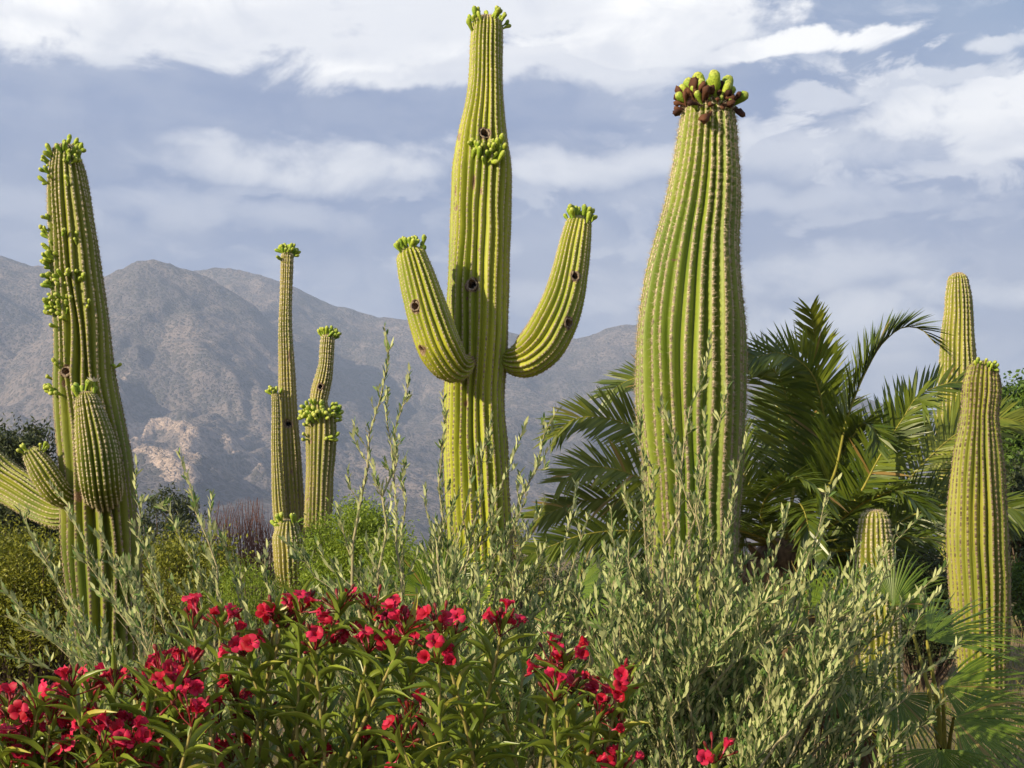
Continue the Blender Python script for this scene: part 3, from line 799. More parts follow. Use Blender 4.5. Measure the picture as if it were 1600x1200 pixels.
# --- the far slender pair
YB = 24.0
B_E = [(401, 439, 459), (430, 438, 458), (463, 437, 457), (510, 435, 457), (557, 435, 460), (604, 435, 463), (650, 436, 466), (697, 438, 470), (744, 440, 473), (790, 443, 476), (850, 445, 479), (930, 446, 480)]
bb_ = to_ground(rows_from_edges(B_E, YB))
B = thing('saguaro', base_of(bb_), 'slender straw-coloured saguaro with smaller arms pressed against it', 'cactus', 'saguaro cacti')
b_st = make_stem(B, 'stem', bb_, 'skin_far', 16, 0.16, 0.03, 13, holes=[(450, 662, 5)], scars=[(456, 738, 3, 5, .02), (452, 558, 2, 12, .01)], spacing=.045, pad=.009, spine=.03, nsp=4)
rr = np.random.default_rng(55)
crown_buds(b_st, 34, .15, rr, .2, .75, up=.5)
for (px, py) in [(441, 408), (440, 404), (457, 402)]: bud_at(b_st, px, py, .14, BUDS, rr, .3)
ba = rows_from_arm([(455, 880, -.1, 8), (444, 850, -.25, 11), (437, 800, -.30, 11), (433, 740, -.28, 9), (431, 690, -.26, 7.5), (431, 640, -.25, 6.5), (430, 618, -.25, 6)], YB)
ba_st = make_stem(B, 'arm', ba, 'skin_far', 12, 0.15, 0.03, 14, spacing=.045, pad=.008, spine=.025, nsp=4, round_base=True)
crown_buds(ba_st, 10, .13, rr, .1, .6, up=.5); crown_buds(ba_st, 8, .13, rr, .1, .6, up=.4, want=lambda n: n[0] < 0)
bf = rows_from_arm([(456, 930, -.2, 14), (455, 915, -.75, 19), (453, 890, -.9, 23), (452, 860, -.95, 24), (450, 836, -.95, 22), (450, 826, -.95, 18)], YB)
bf_st = make_stem(B, 'arm', bf, 'skin_far', 18, 0.16, 0.025, 15, spacing=.04, pad=.009, spine=.025, nsp=4, round_base=True, spine_age=.1)
crown_buds(bf_st, 12, .17, rr, .0, .6, up=.6)
YB2 = 23.5
B2_E = [(530, 501, 523), (548, 499, 522), (566, 498, 521), (594, 491, 519), (612, 486, 515), (628, 484, 512), (638, 482, 514), (650, 478, 524), (665, 478, 526), (697, 478, 525), (744, 478, 521), (790, 476, 520), (837, 475, 517), (884, 476, 514), (940, 478, 512)]
b2 = to_ground(rows_from_edges(B2_E, YB2))
B2 = thing('saguaro', base_of(b2), 'saguaro with a thin necked top above a waist ring of buds', 'cactus', 'saguaro cacti')
b2_st = make_stem(B2, 'stem', b2, 'skin_far', 18, 0.16, 0.028, 16, holes=[(501, 604, 4)], scars=[(480, 781, 3, 4, .02), (486, 690, 2, 4, .01)], spacing=.042, pad=.009, spine=.03, nsp=4)
crown_buds(b2_st, 40, .14, rr, .2, .7, up=.35)
for k in range(56):
    px = rr.uniform(476, 528); py = 644 + rr.normal(0, 6) + 5 * math.cos((px - 502) / 26 * 1.5)
    bud_at(b2_st, px, py, .17, BUDS, rr, .3, spread=.35)
for (px, py) in [(480, 683), (482, 685), (508, 688), (512, 684), (516, 686), (520, 684), (484, 664)]: bud_at(b2_st, px, py, .14, BUDS, rr, .1)

# --- the ones by the date palm
YE = 14.0
E_E = [(582, 1511, 1560), (595, 1507, 1562), (608, 1505, 1563), (629, 1504, 1561), (650, 1502, 1559), (671, 1499, 1561), (692, 1494, 1564), (733, 1488, 1569), (775, 1484, 1572), (817, 1482, 1574), (858, 1482, 1575), (900, 1484, 1577),
       (950, 1488, 1577), (1000, 1493, 1576), (1050, 1498, 1574), (1110, 1503, 1572)]
ee = to_ground(rows_from_edges(E_E, YE))
E = thing('saguaro', base_of(ee), 'bottle-shaped saguaro with pinched neck and a few buds on its crown', 'cactus', 'saguaro cacti')
e_st = make_stem(E, 'stem', ee, 'skin_right', 24, 0.13, 0.018, 18, dome=.75, spine_age=.95, spacing=.027, pad=.0065, spine=.024, nsp=7)
rr = np.random.default_rng(66)
for (px, py) in [(1528, 570), (1530, 568), (1533, 572), (1544, 572), (1547, 574), (1549, 577), (1552, 577), (1546, 579), (1550, 581), (1541, 569), (1527, 574)]:
    bud_at(e_st, px, py, .085, BUDS, rr, .6)
YF = 25.0
F_E = [(442, 1480, 1513), (462, 1477, 1517), (483, 1476, 1519), (525, 1471, 1522), (567, 1468, 1525), (620, 1465, 1527), (700, 1463, 1528), (800, 1465, 1527), (900, 1467, 1525)]
ff = to_ground(rows_from_edges(F_E, YF))
Fz = thing('saguaro', base_of(ff), 'bare-topped tapering saguaro rising behind the palm fronds', 'cactus', 'saguaro cacti')
make_stem(Fz, 'stem', ff, 'skin_right', 22, 0.14, 0.03, 19, dome=1.0, spacing=.045, pad=.010, spine=.03, nsp=4, spine_age=.3)
YG = 9.0
G_E = [(816, 1343, 1391), (835, 1340, 1394), (858, 1338, 1397), (900, 1338, 1401), (960, 1340, 1406), (1040, 1344, 1411), (1130, 1347, 1414), (1230, 1350, 1412)]
gg = to_ground(rows_from_edges(G_E, YG))
Gz = thing('saguaro', base_of(gg), 'short unbranched young saguaro half hidden among silvery twigs', 'cactus', 'saguaro cacti')
make_stem(Gz, 'stem', gg, 'skin_right', 20, 0.15, 0.012, 20, dome=.85, spacing=.02, pad=.0055, spine=.022, nsp=7, spine_age=.12)

# ------------------------------------------------------------------ palms
LF_T = np.array([(0, -.35, 0), (0, .35, 0), (.3, -.5, .12), (.3, .5, .12), (.65, -.42, .08), (.65, .42, .08), (1, 0, 0)], float)
LF_Q = [(0, 2, 3, 1), (2, 4, 5, 3)]; LF_X = [(4, 6, 5)]


def frond(palm, C_, leaf=0.42, pairs=85, mat='palm_leaf', vee=0.45, seed=0, start=0.22, nref=UP, width=.034, r0=.026, amin=22, amax=68, droop=.35):
    rr = np.random.default_rng(seed); n = 40
    P = spline(C_, n); T = unit(np.gradient(P, axis=0))
    mb = MB(); tube(mb, P, np.linspace(r0, .004, n), 6); fo = mb.build('frond', M['rachis'], palm)
    f = np.repeat(np.linspace(start, 0.995, pairs), 2); f = np.clip(f + rr.normal(0, .003, len(f)), start, 1)
    side = np.tile([1, -1], pairs); k = f * (n - 1); k0 = np.clip(k.astype(int), 0, n - 2); fr = (k - k0)[:, None]
    p = P[k0] * (1 - fr) + P[k0 + 1] * fr; tt = unit(T[k0] * (1 - fr) + T[k0 + 1] * fr)
    nr_ = np.asarray(nref, float); up = unit(nr_ - tt * np.sum(nr_ * tt, 1, keepdims=True)); sd = np.cross(tt, up)
    q = (f - start) / (1 - start)
    ang = np.radians(amax + (amin - amax) * q + rr.normal(0, 5, len(f)))
    ve = vee + rr.normal(0, .12, len(f))
    d = tt * np.cos(ang)[:, None] + (sd * side[:, None] * np.cos(ve)[:, None] + up * np.sin(ve)[:, None]) * np.sin(ang)[:, None]
    ln = leaf * (0.62 + 0.38 * np.sin(np.clip(q * 1.05 + .18, 0, 1) * math.pi) ** .6) * rr.uniform(.85, 1.1, len(f)) * np.where(q > .93, .75, 1)
    K = len(f); zz = unit(np.cross(d, np.cross(up + rr.normal(0, .25, (K, 3)), d)))
    V = stamp(LF_T, p, d, zz, ln, np.full(K, width))
    V[..., 2] -= (LF_T[:, 0]**2)[None] * (ln * droop * rr.uniform(.3, 1.2, K))[:, None]
    off = (np.arange(K) * 7)[:, None, None]; mb = MB()
    mb.add(V, (np.array(LF_Q)[None] + off).reshape(-1, 4), (np.array(LF_X)[None] + off).reshape(-1, 3))
    mb.build('leaflets', M[mat], fo, kind='stuff', smooth=False)
    return fo


YP = 17.0
pc = W(1222, 862, YP)
palm = thing('date_palm', (pc[0], pc[1], float(ground_z(pc[0], pc[1]))), 'feathery date palm with arching fronds behind the stout saguaro', 'palm tree')
mb = MB(); tp = spline([(pc[0], pc[1], -.1, .5), (pc[0], pc[1], .6, .42), (pc[0], pc[1], 1.5, .40), (pc[0], pc[1], 1.75, .2)], 24)
tube(mb, tp[:, :3], tp[:, 3] * (1 + .07 * (np.arange(24) % 2)), 18); trunk = mb.build('trunk', M['palm_trunk'], palm)
rr = np.random.default_rng(5)
for k in range(70):   # old leaf bases on the trunk
    a_ = k * 2.4; z_ = .15 + 1.45 * k / 70; d = np.array([math.cos(a_), math.sin(a_), .75]); p = np.array([pc[0], pc[1], z_]) + d * [.38, .38, 0]
    mb = MB(); s_ = unit(np.cross(d, UP)) * .07; tipv = p + unit(d) * .22; mb.add([p - s_, p + s_, p + s_ * .6 + [0, 0, -.08], p - s_ * .6 + [0, 0, -.08], tipv - s_ * .6, tipv + s_ * .6], [(0, 1, 5, 4), (3, 4, 5, 2)], [(0, 4, 3), (1, 2, 5)])
    mb.build('leaf_base', M['palm_trunk'], trunk, smooth=False)
PB = (1222, 858, 0)
fr_px = [  # photo columns, rows and offsets in depth of each rachis
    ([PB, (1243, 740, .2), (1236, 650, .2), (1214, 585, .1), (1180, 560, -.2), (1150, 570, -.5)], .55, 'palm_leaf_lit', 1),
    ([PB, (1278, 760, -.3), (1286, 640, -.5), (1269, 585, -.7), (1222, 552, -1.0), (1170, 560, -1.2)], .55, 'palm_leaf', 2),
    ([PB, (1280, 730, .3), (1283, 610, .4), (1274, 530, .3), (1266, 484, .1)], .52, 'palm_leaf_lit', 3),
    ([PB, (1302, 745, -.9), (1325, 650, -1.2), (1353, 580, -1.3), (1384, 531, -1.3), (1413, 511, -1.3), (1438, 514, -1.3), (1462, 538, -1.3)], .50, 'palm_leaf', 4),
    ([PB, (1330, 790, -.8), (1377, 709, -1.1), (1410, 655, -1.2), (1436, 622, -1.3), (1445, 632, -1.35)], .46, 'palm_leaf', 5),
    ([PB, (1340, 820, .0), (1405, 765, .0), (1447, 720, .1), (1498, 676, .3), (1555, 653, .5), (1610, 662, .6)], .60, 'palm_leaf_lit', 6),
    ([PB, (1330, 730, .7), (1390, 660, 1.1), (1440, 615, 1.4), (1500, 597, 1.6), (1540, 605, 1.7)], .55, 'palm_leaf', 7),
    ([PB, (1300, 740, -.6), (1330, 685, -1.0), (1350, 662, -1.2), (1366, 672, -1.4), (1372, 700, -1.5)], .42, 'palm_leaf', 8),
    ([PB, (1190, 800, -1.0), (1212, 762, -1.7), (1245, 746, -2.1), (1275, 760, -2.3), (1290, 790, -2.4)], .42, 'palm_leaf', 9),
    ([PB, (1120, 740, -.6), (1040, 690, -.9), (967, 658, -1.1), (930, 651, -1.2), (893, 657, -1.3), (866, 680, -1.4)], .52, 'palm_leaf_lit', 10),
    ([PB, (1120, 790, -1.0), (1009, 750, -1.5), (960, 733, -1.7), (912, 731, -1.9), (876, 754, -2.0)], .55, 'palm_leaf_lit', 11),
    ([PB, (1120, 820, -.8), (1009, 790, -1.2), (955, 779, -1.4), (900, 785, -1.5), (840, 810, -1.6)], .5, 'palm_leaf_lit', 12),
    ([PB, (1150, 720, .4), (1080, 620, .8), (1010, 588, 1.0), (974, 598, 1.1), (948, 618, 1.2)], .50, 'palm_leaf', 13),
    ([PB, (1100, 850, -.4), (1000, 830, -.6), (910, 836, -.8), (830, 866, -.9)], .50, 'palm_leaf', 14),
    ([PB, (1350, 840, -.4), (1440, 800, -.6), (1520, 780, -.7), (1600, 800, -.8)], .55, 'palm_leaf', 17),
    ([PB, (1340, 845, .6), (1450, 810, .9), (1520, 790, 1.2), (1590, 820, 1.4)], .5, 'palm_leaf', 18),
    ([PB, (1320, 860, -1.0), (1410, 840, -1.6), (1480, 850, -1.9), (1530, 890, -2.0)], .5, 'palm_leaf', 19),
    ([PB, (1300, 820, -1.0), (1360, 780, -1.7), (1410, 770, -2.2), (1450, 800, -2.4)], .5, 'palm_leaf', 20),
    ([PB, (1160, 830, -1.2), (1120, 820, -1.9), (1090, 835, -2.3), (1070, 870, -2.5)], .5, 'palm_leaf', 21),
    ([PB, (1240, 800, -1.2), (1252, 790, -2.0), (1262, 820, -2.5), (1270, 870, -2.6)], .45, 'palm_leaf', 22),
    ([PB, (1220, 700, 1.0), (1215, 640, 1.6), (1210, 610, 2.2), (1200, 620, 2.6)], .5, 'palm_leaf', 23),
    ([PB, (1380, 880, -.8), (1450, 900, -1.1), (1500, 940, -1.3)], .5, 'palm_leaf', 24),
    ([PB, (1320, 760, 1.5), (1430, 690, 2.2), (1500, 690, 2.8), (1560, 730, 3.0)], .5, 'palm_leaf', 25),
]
for (cp, lf, mt_, sd_) in fr_px:
    C_ = [W(px, py, YP + d_) for (px, py, d_) in cp]; C_[0] = np.array([pc[0], pc[1], 1.68]) + rng.normal(0, .06, 3)
    edge = .85
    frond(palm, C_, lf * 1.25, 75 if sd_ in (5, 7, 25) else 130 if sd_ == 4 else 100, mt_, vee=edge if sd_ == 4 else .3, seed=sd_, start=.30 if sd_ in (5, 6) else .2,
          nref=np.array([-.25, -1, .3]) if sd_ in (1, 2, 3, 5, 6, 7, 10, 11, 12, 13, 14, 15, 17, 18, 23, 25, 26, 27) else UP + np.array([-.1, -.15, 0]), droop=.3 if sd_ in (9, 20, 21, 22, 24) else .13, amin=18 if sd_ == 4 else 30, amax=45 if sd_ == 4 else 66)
# a second, smaller palm further right whose fronds reach in behind the bottle-shaped saguaro
p2 = W(1720, 850, 19.0)
palm2 = thing('date_palm', (p2[0], p2[1], float(ground_z(p2[0], p2[1]))), 'date palm whose frond tips reach in behind the bottle-shaped saguaro', 'palm tree')
mb = MB(); tp = spline([(p2[0], p2[1], -.1, .42), (p2[0], p2[1], .7, .36), (p2[0], p2[1], 1.7, .25)], 16); tube(mb, tp[:, :3], tp[:, 3], 14); mb.build('trunk', M['palm_trunk'], palm2)
for k, cp in enumerate([[(1660, 790, -.4), (1600, 790, -.6), (1550, 830, -.7)], [(1650, 820, .3), (1590, 830, .5), (1540, 880, .6)], [(1700, 700, 0), (1680, 600, .2), (1640, 560, .3)],
                        [(1760, 700, .5), (1820, 620, .9), (1900, 640, 1.1)], [(1780, 800, -.6), (1860, 790, -1.0), (1930, 860, -1.2)], [(1730, 760, -1.2), (1735, 740, -2.0), (1740, 800, -2.6)]]):
    frond(palm2, [np.array([p2[0], p2[1], 1.65])] + [W(px, py, 19 + d_) for (px, py, d_) in cp], .5, 80, 'palm_leaf', seed=60 + k)


def fan(palm, base, hub, axis, normal, R, seed, mat='fan_leaf', nseg=30, spread=205, split=.40):
    """one costapalmate leaf: petiole plus pleated, split blade"""
    rr = np.random.default_rng(seed); base = np.asarray(base, float); hub = np.asarray(hub, float)
    mid = (base + hub) / 2 + np.array([0, 0, .12 * np.linalg.norm(hub - base)])
    P = spline([base, mid, hub], 14); mb = MB(); tube(mb, P, np.linspace(.016, .008, 14), 6)
    fo = mb.build('fan_leaf', M['rachis'], palm)
    x = unit(axis); z = unit(normal - x * np.dot(normal, x)); y = np.cross(z, x)
    mb = MB(); half = math.radians(spread) / nseg / 2
    for k in range(nseg):
        a = math.radians(spread) * ((k + .5) / nseg - .5) + rr.normal(0, .012)
        d = x * math.cos(a) + y * math.sin(a); s_ = -x * math.sin(a) + y * math.cos(a)
        Rk = R * (1 - .22 * (abs(a) / math.radians(spread / 2))**2) * rr.uniform(.93, 1.05)
        fs = np.array([.02, .2, split, .72, .9, 1.0]); wd = np.array([.02, .2, split, split * .62, split * .3, .0]) * math.tan(half) * 1.04 * Rk
        lift = .18 * Rk * (1 - math.cos(a)) * .6
        dr = rr.uniform(.05, .35) * Rk
        rows = []
        for f_, wv in zip(fs, wd):
            c = hub + d * f_ * Rk + z * (lift * f_) - UP * dr * max(0, f_ - split)**2 * 2.2 + s_ * rr.normal(0, .006) * Rk * f_
            rows += [c - s_ * wv, c + z * wv * .55, c + s_ * wv]
        q = []
        for r_ in range(5):
            for c_ in range(2): q.append((r_ * 3 + c_, r_ * 3 + c_ + 1, r_ * 3 + c_ + 4, r_ * 3 + c_ + 3))
        mb.add(rows, q)
    mb.build('blade', M[mat], fo, smooth=False, kind='stuff')


YW = 7.4
wb = W(1475, 1300, YW); wb[2] = .02
fp1 = thing('fan_palm', (wb[0], wb[1], float(ground_z(wb[0], wb[1]))), 'low fan palm with broad pleated leaves beside the bottle-shaped saguaro', 'palm')
cr = W(1478, 1235, YW)
mb = MB(); tube(mb, [(wb[0], wb[1], -.1), (wb[0], wb[1], .2), cr], [.16, .14, .07], 12); mb.build('trunk', M['palm_trunk'], fp1)


def fan_px(palm, crw, hx, hy, dh, tx, ty, dt, nrm, R, seed, Y, **kw):
    hub = W(hx, hy, Y + dh); tip = W(tx, ty, Y + dt); ax = tip - hub
    fan(palm, crw, hub, ax, np.asarray(nrm, float), np.linalg.norm(ax) if R is None else R, seed, **kw)


for k, (hx, hy, dh, tx, ty, dt, nrm, R, sp) in enumerate([
        (1448, 1000, -.1, 1600, 945, .1, (-.35, -.6, .7), .62, 110), (1472, 1072, -.25, 1610, 1105, -.3, (-.4, -.7, .6), .64, 120), (1490, 1122, -.4, 1615, 1185, -.5, (-.4, -.6, .7), .60, 130),
        (1470, 1170, -.5, 1470, 1290, -.7, (-.3, -.9, .25), .40, 170), (1425, 985, .3, 1490, 930, .5, (-.3, -.5, .8), .36, 120)]):
    fan(fp1, cr, W(hx, hy, YW + dh), W(tx, ty, YW + dt) - W(hx, hy, YW + dh), np.array(nrm), R, 80 + k, spread=sp)
YV = 7.9
vb = W(1345, 1280, YV)
fp2 = thing('fan_palm', (vb[0], vb[1], float(ground_z(vb[0], vb[1]))), 'fan palm with upright and drooping leaves around the young saguaro', 'palm')
cr2 = W(1350, 1160, YV); mb = MB(); tube(mb, [(vb[0], vb[1], -.1), (vb[0], vb[1], .25), cr2], [.15, .13, .06], 12); mb.build('trunk', M['palm_trunk'], fp2)
for k, (hx, hy, dh, tx, ty, dt, nrm, R, sp, mt_) in enumerate([
        (1395, 945, -.1, 1430, 860, .0, (.1, -.9, .4), .40, 150, 'fan_leaf'), (1330, 960, .1, 1300, 880, .1, (-.2, -.9, .4), .40, 150, 'fan_leaf'), (1300, 1062, -.3, 1370, 1130, -.5, (-.1, -.7, .7), .46, 170, 'fan_leaf'),
        (1400, 1085, -.35, 1440, 1170, -.6, (.1, -.8, .5), .44, 170, 'fan_leaf'), (1290, 1100, -.3, 1280, 1180, -.5, (-.2, -.9, .3), .34, 150, 'dead_leaf'), (1330, 1120, -.2, 1330, 1200, -.5, (.1, -.9, .3), .36, 150, 'dead_leaf'),
        (1230, 1010, .2, 1190, 920, .3, (-.5, -.8, .3), .46, 110, 'fan_leaf'), (1270, 950, .3, 1260, 880, .4, (-.4, -.8, .3), .34, 120, 'fan_leaf')]):
    fan(fp2, cr2, W(hx, hy, YV + dh), W(tx, ty, YV + dt) - W(hx, hy, YV + dh), np.array(nrm), R, 100 + k, mat=mt_, spread=sp)
YU = 10.5
ub = W(690, 1240, YU)
fp3 = thing('fan_palm', (ub[0], ub[1], float(ground_z(ub[0], ub[1]))), 'small fan palm deep among the silvery shrubs before the tallest saguaro', 'palm')
cr3 = W(690, 1010, YU); mb = MB(); tube(mb, [(ub[0], ub[1], -.1), (ub[0], ub[1], .2), cr3], [.15, .13, .06], 10); mb.build('trunk', M['palm_trunk'], fp3)
for k, (hx, hy, tx, ty, nrm) in enumerate([(670, 930, 620, 870, (-.6, -.7, .5)), (720, 930, 790, 880, (.2, -.8, .5)), (690, 910, 690, 830, (-.2, -.9, .3)), (820, 960, 880, 990, (-.1, -.8, .6)), (900, 920, 960, 900, (-.3, -.8, .5))]):
    fan(fp3, cr3, W(hx, hy, YU - .2), W(tx, ty, YU - .3) - W(hx, hy, YU - .2), np.array(nrm), .48, 130 + k, spread=150)

# ------------------------------------------------------------------ silvery shrubs with narrow leaves
OL_T = np.array([(0, 0, 0), (.32, -.5, .12), (.32, .5, .12), (.70, -.40, .10), (.70, .40, .10), (1, 0, -.1)], float)
OL_Q = [(1, 3, 4, 2)]; OL_X = [(0, 1, 2), (3, 5, 4)]


def perp(d, rr):
    return unit(np.cross(d, rr.normal(size=d.shape)))


def olive_branch(shrub, b0, tip, rr, bow=.12, twig_from=.28, dens=1.0, tl=1.0, leaf=.058, name='branch', matl='olive_leaf', matw='olive_wood'):
    L = np.linalg.norm(tip - b0); n = 16
    mid = b0 * .5 + tip * .5 + UP * L * bow + rr.normal(0, L * .045, 3)
    P = spline([b0, mid, tip], n) + np.concatenate([np.zeros((1, 3)), rr.normal(0, L * .006, (n - 1, 3))])
    r = np.linspace(.0045 + .004 * L, .0014, n); wood = MB(); tube(wood, P, r, 5)
    T = unit(np.gradient(P, axis=0))
    LP, LD, LN = [], [], []

    def leaves_on(Q, step, t0):
        s_ = np.concatenate([[0], np.cumsum(np.linalg.norm(np.diff(Q, axis=0), axis=1))]); m_ = int(s_[-1] * (1 - t0) / step)
        if m_ < 1: return
        u = s_[-1] * t0 + (np.arange(m_) + .5) * step
        p = np.stack([np.interp(u, s_, Q[:, c]) for c in range(3)], 1); tq = unit(np.gradient(Q, axis=0)); tt = unit(np.stack([np.interp(u, s_, tq[:, c]) for c in range(3)], 1))
        ax = unit(np.cross(tt, np.array([.3, .9, .2]))); bx = np.cross(tt, ax); ph = (np.arange(m_) % 2) * math.pi / 2 + rr.normal(0, .5, m_)
        o = ax * np.cos(ph)[:, None] + bx * np.sin(ph)[:, None]
        for sg in (1, -1):
            keep = rr.random(m_) < .88
            sp = rr.uniform(.35, .8, m_)[:, None]
            d = unit(tt + o * sg * sp + UP * .38 + rr.normal(0, .12, (m_, 3)))
            LP.append(p[keep]); LD.append(d[keep]); LN.append((o * sg * -1 + tt * .5 + rr.normal(0, .45, (m_, 3)))[keep])
    k = max(3, int(L * (1 - twig_from) / .062 * dens))
    for f in np.sort(rr.uniform(twig_from, .97, k)):
        i0 = f * (n - 1); a = int(i0); p0 = P[a] + (P[min(a + 1, n - 1)] - P[a]) * (i0 - a)
        d = unit(T[a] * .75 + UP * .55 + perp(T[a], rr) * rr.uniform(.3, 1.15)); ln = rr.uniform(.10, .34) * (1.1 - .55 * f) * tl
        if f > .8: ln *= .55
        e = p0 + d * ln + UP * ln * .15; Q = spline([p0, p0 + d * ln * .5 + rr.normal(0, .012, 3), e], 6)
        tube(wood, Q, np.linspace(.0019, .0008, 6), 4); 
        if rr.random() > .06: leaves_on(Q, rr.uniform(.015, .021), rr.uniform(.03, .25))
    leaves_on(P, .021, max(twig_from, .55))
    o = wood.build(name, M[matw], shrub)
    p = np.concatenate(LP); d = np.concatenate(LD); nn = np.concatenate(LN); N_ = len(p)
    mb = MB(); stamp_into(mb, OL_T, OL_Q, OL_X, p, d, nn, leaf * rr.uniform(.52, 1.18, N_), leaf * .255 * rr.uniform(.8, 1.15, N_))
    mb.build('leaves', M[matl], o, kind='stuff', smooth=False)


def olive(label, bx, Y, tips, seed, fills):
    rr = np.random.default_rng(seed); b = W(bx, 1300, Y); b[2] = float(ground_z(b[0], b[1]))
    o = thing('silver_leaf_shrub', b, label, 'shrub', 'silvery shrubs')
    for (px, py, d, lean) in tips:
        st_ = b + np.array([rr.normal(0, .10), rr.normal(0, .1), .02]); olive_branch(o, st_, W(px, py, Y + d), rr, bow=lean, dens=.46 if py < 760 else .75, tl=.72 if py < 820 else .9, leaf=.052 if py < 820 else .058)
    for (x0, x1, y0, y1, nn) in fills:
        for k in range(nn):
            px = rr.uniform(x0, x1); py = rr.uniform(y0, y1); d = rr.uniform(-.7, .9)
            root = b + np.array([rr.normal(0, .25), d * .5 + rr.normal(0, .15), .02])
            olive_branch(o, root, W(px, py, Y + d), rr, bow=rr.uniform(-.05, .12), twig_from=.25)


olive('silvery shrub with long pale shoots slanting across the foot of the leaning saguaro', 395, 6.6,
      [(212, 716, .1, .02), (279, 706, -.1, .0), (329, 775, .2, .0), (29, 797, .0, .08), (54, 858, .2, .1), (-4, 915, -.1, .12), (4, 962, .1, .12), (-6, 1020, -.2, .12), (79, 752, .3, .05), (204, 808, -.2, .04), (150, 800, .1, .06),
       (110, 850, -.2, .08), (170, 880, .2, .06), (240, 860, -.1, .03), (300, 850, .2, .0), (370, 870, .1, -.02), (345, 830, .3, .0), (60, 940, .3, .1), (30, 1070, -.1, .12), (95, 1010, -.3, .1), (260, 780, .2, .02), (415, 850, .2, -.02)], 301,
      [(60, 420, 880, 1080, 12), (280, 470, 900, 1050, 10)])
olive('silvery shrub with the tallest feathery shoots, before the tallest saguaro', 690, 6.9,
      [(614, 503, .0, .0), (601, 598, .1, .04), (640, 570, .0, .0), (690, 608, -.1, .0), (627, 705, .2, .0), (745, 695, .0, -.02), (764, 640, .1, -.02), (826, 664, .0, -.03), (872, 634, .0, -.05), (815, 735, -.2, -.02), (862, 690, .2, -.04), (590, 830, .1, .03),
       (525, 790, .1, .05), (500, 850, .2, .08), (445, 840, .0, .1), (660, 760, .2, .0), (720, 760, .0, .0), (780, 760, -.2, -.02), (690, 720, .1, 0), (850, 780, .1, -.04), (900, 760, .2, -.05), (920, 800, -.1, -.06), (570, 840, -.1, .05)], 302,
      [(640, 950, 845, 940, 20), (470, 640, 890, 980, 12), (430, 980, 910, 1060, 40), (520, 960, 980, 1130, 20)])
olive('broad silvery shrub spreading before the stout saguaro and young saguaro', 1040, 6.7,
      [(1110, 524, .0, .0), (1136, 604, -.1, -.02), (1172, 676, .1, -.03), (1032, 622, .0, .02), (1000, 646, -.1, .03), (1064, 690, .1, .0), (1105, 640, -.2, .0), (1020, 720, .1, .02), (975, 760, .0, .05), (1090, 740, .2, 0), (1150, 740, -.1, -.02), (1232, 795, .1, -.05), (1305, 742, .0, -.06),
       (1290, 815, .2, -.07), (1442, 806, .0, -.08), (1345, 850, .1, -.09), (1482, 884, -.1, -.08), (1470, 925, .1, -.1), (1400, 865, .2, -.08), (1505, 1000, -.2, -.1), (1440, 1050, -.3, -.1), (1260, 850, -.1, -.06), (1200, 830, .1, -.04), (1420, 1000, -.4, -.1),
       (1370, 930, -.2, -.1), (1330, 900, .0, -.08), (1250, 900, -.3, -.06), (1480, 1090, -.4, -.1), (1390, 1100, -.5, -.1), (960, 800, .1, .05), (1420, 1130, -.6, -.1), (1330, 1010, -.5, -.08)], 303,
      [(960, 1180, 830, 930, 14), (930, 1250, 860, 1080, 54), (1180, 1400, 900, 1120, 24), (1290, 1430, 872, 1000, 12), (980, 1300, 1060, 1190, 30)])

# ------------------------------------------------------------------ oleanders
def lance(rows=6):
    v, q = [], []
    for k in range(rows):
        f = k / (rows - 1); wv = .5 * math.sin(math.pi * min(1, f * .97 + .03)**.85) ** .8 if 0 < f < 1 else .04
        z = -.5 * f * f + .25 * f
        v += [(f, -wv, z + wv * .22), (f, 0, z), (f, wv, z + wv * .22)]
    for r_ in range(rows - 1):
        for c_ in range(2): q.append((r_ * 3 + c_, r_ * 3 + 3 + c_, r_ * 3 + 4 + c_, r_ * 3 + c_ + 1))
    return np.array(v, float), q


LN_T, LN_Q = lance()
_b = MB(); _b.add(LN_T, LN_Q); LEAF_ME = _b.mesh('leaf', M['oleander_leaf'])


def flower_mesh(seed, openness):
    rr = np.random.default_rng(seed); b_ = MB(); seg = 10
    V, Q, tip = lathe([(0, .045), (.25, .06), (.5, .10), (.62, .17)], seg); b_.add(V, Q, tip=tip * .5)
    for k in range(5):
        a = k / 5 * 2 * math.pi + rr.normal(0, .1); op = openness * rr.uniform(.8, 1.2); rows, tp = [], []
        s_ = np.array([0, -math.sin(a), math.cos(a)]); ra_ = np.array([0, math.cos(a), math.sin(a)]); x = np.array([1., 0, 0])
        for f, wv in ((0, .10), (.35, .22), (.7, .27), (.92, .2), (1.0, .06)):
            c = x * .60 + ra_ * .14 + (x * math.cos(op * (.5 + .9 * f)) + ra_ * math.sin(op * (.5 + .9 * f))) * .48 * f
            tw = x * .06 * rr.normal(0, 1)
            rows += [c - s_ * wv + tw, c + (x * .04 - ra_ * .02) * f, c + s_ * wv - tw]; tp += [.5 + .5 * f] * 3
        q = [(r_ * 3 + c_, r_ * 3 + c_ + 1, r_ * 3 + c_ + 4, r_ * 3 + c_ + 3) for r_ in range(4) for c_ in range(2)]
        b_.add(rows, q, tip=tp)
    return b_.mesh('flower', M['red_petal'])


FLOWERS = [flower_mesh(1, .85), flower_mesh(2, .6), flower_mesh(3, .35), flower_mesh(4, 1.05)]


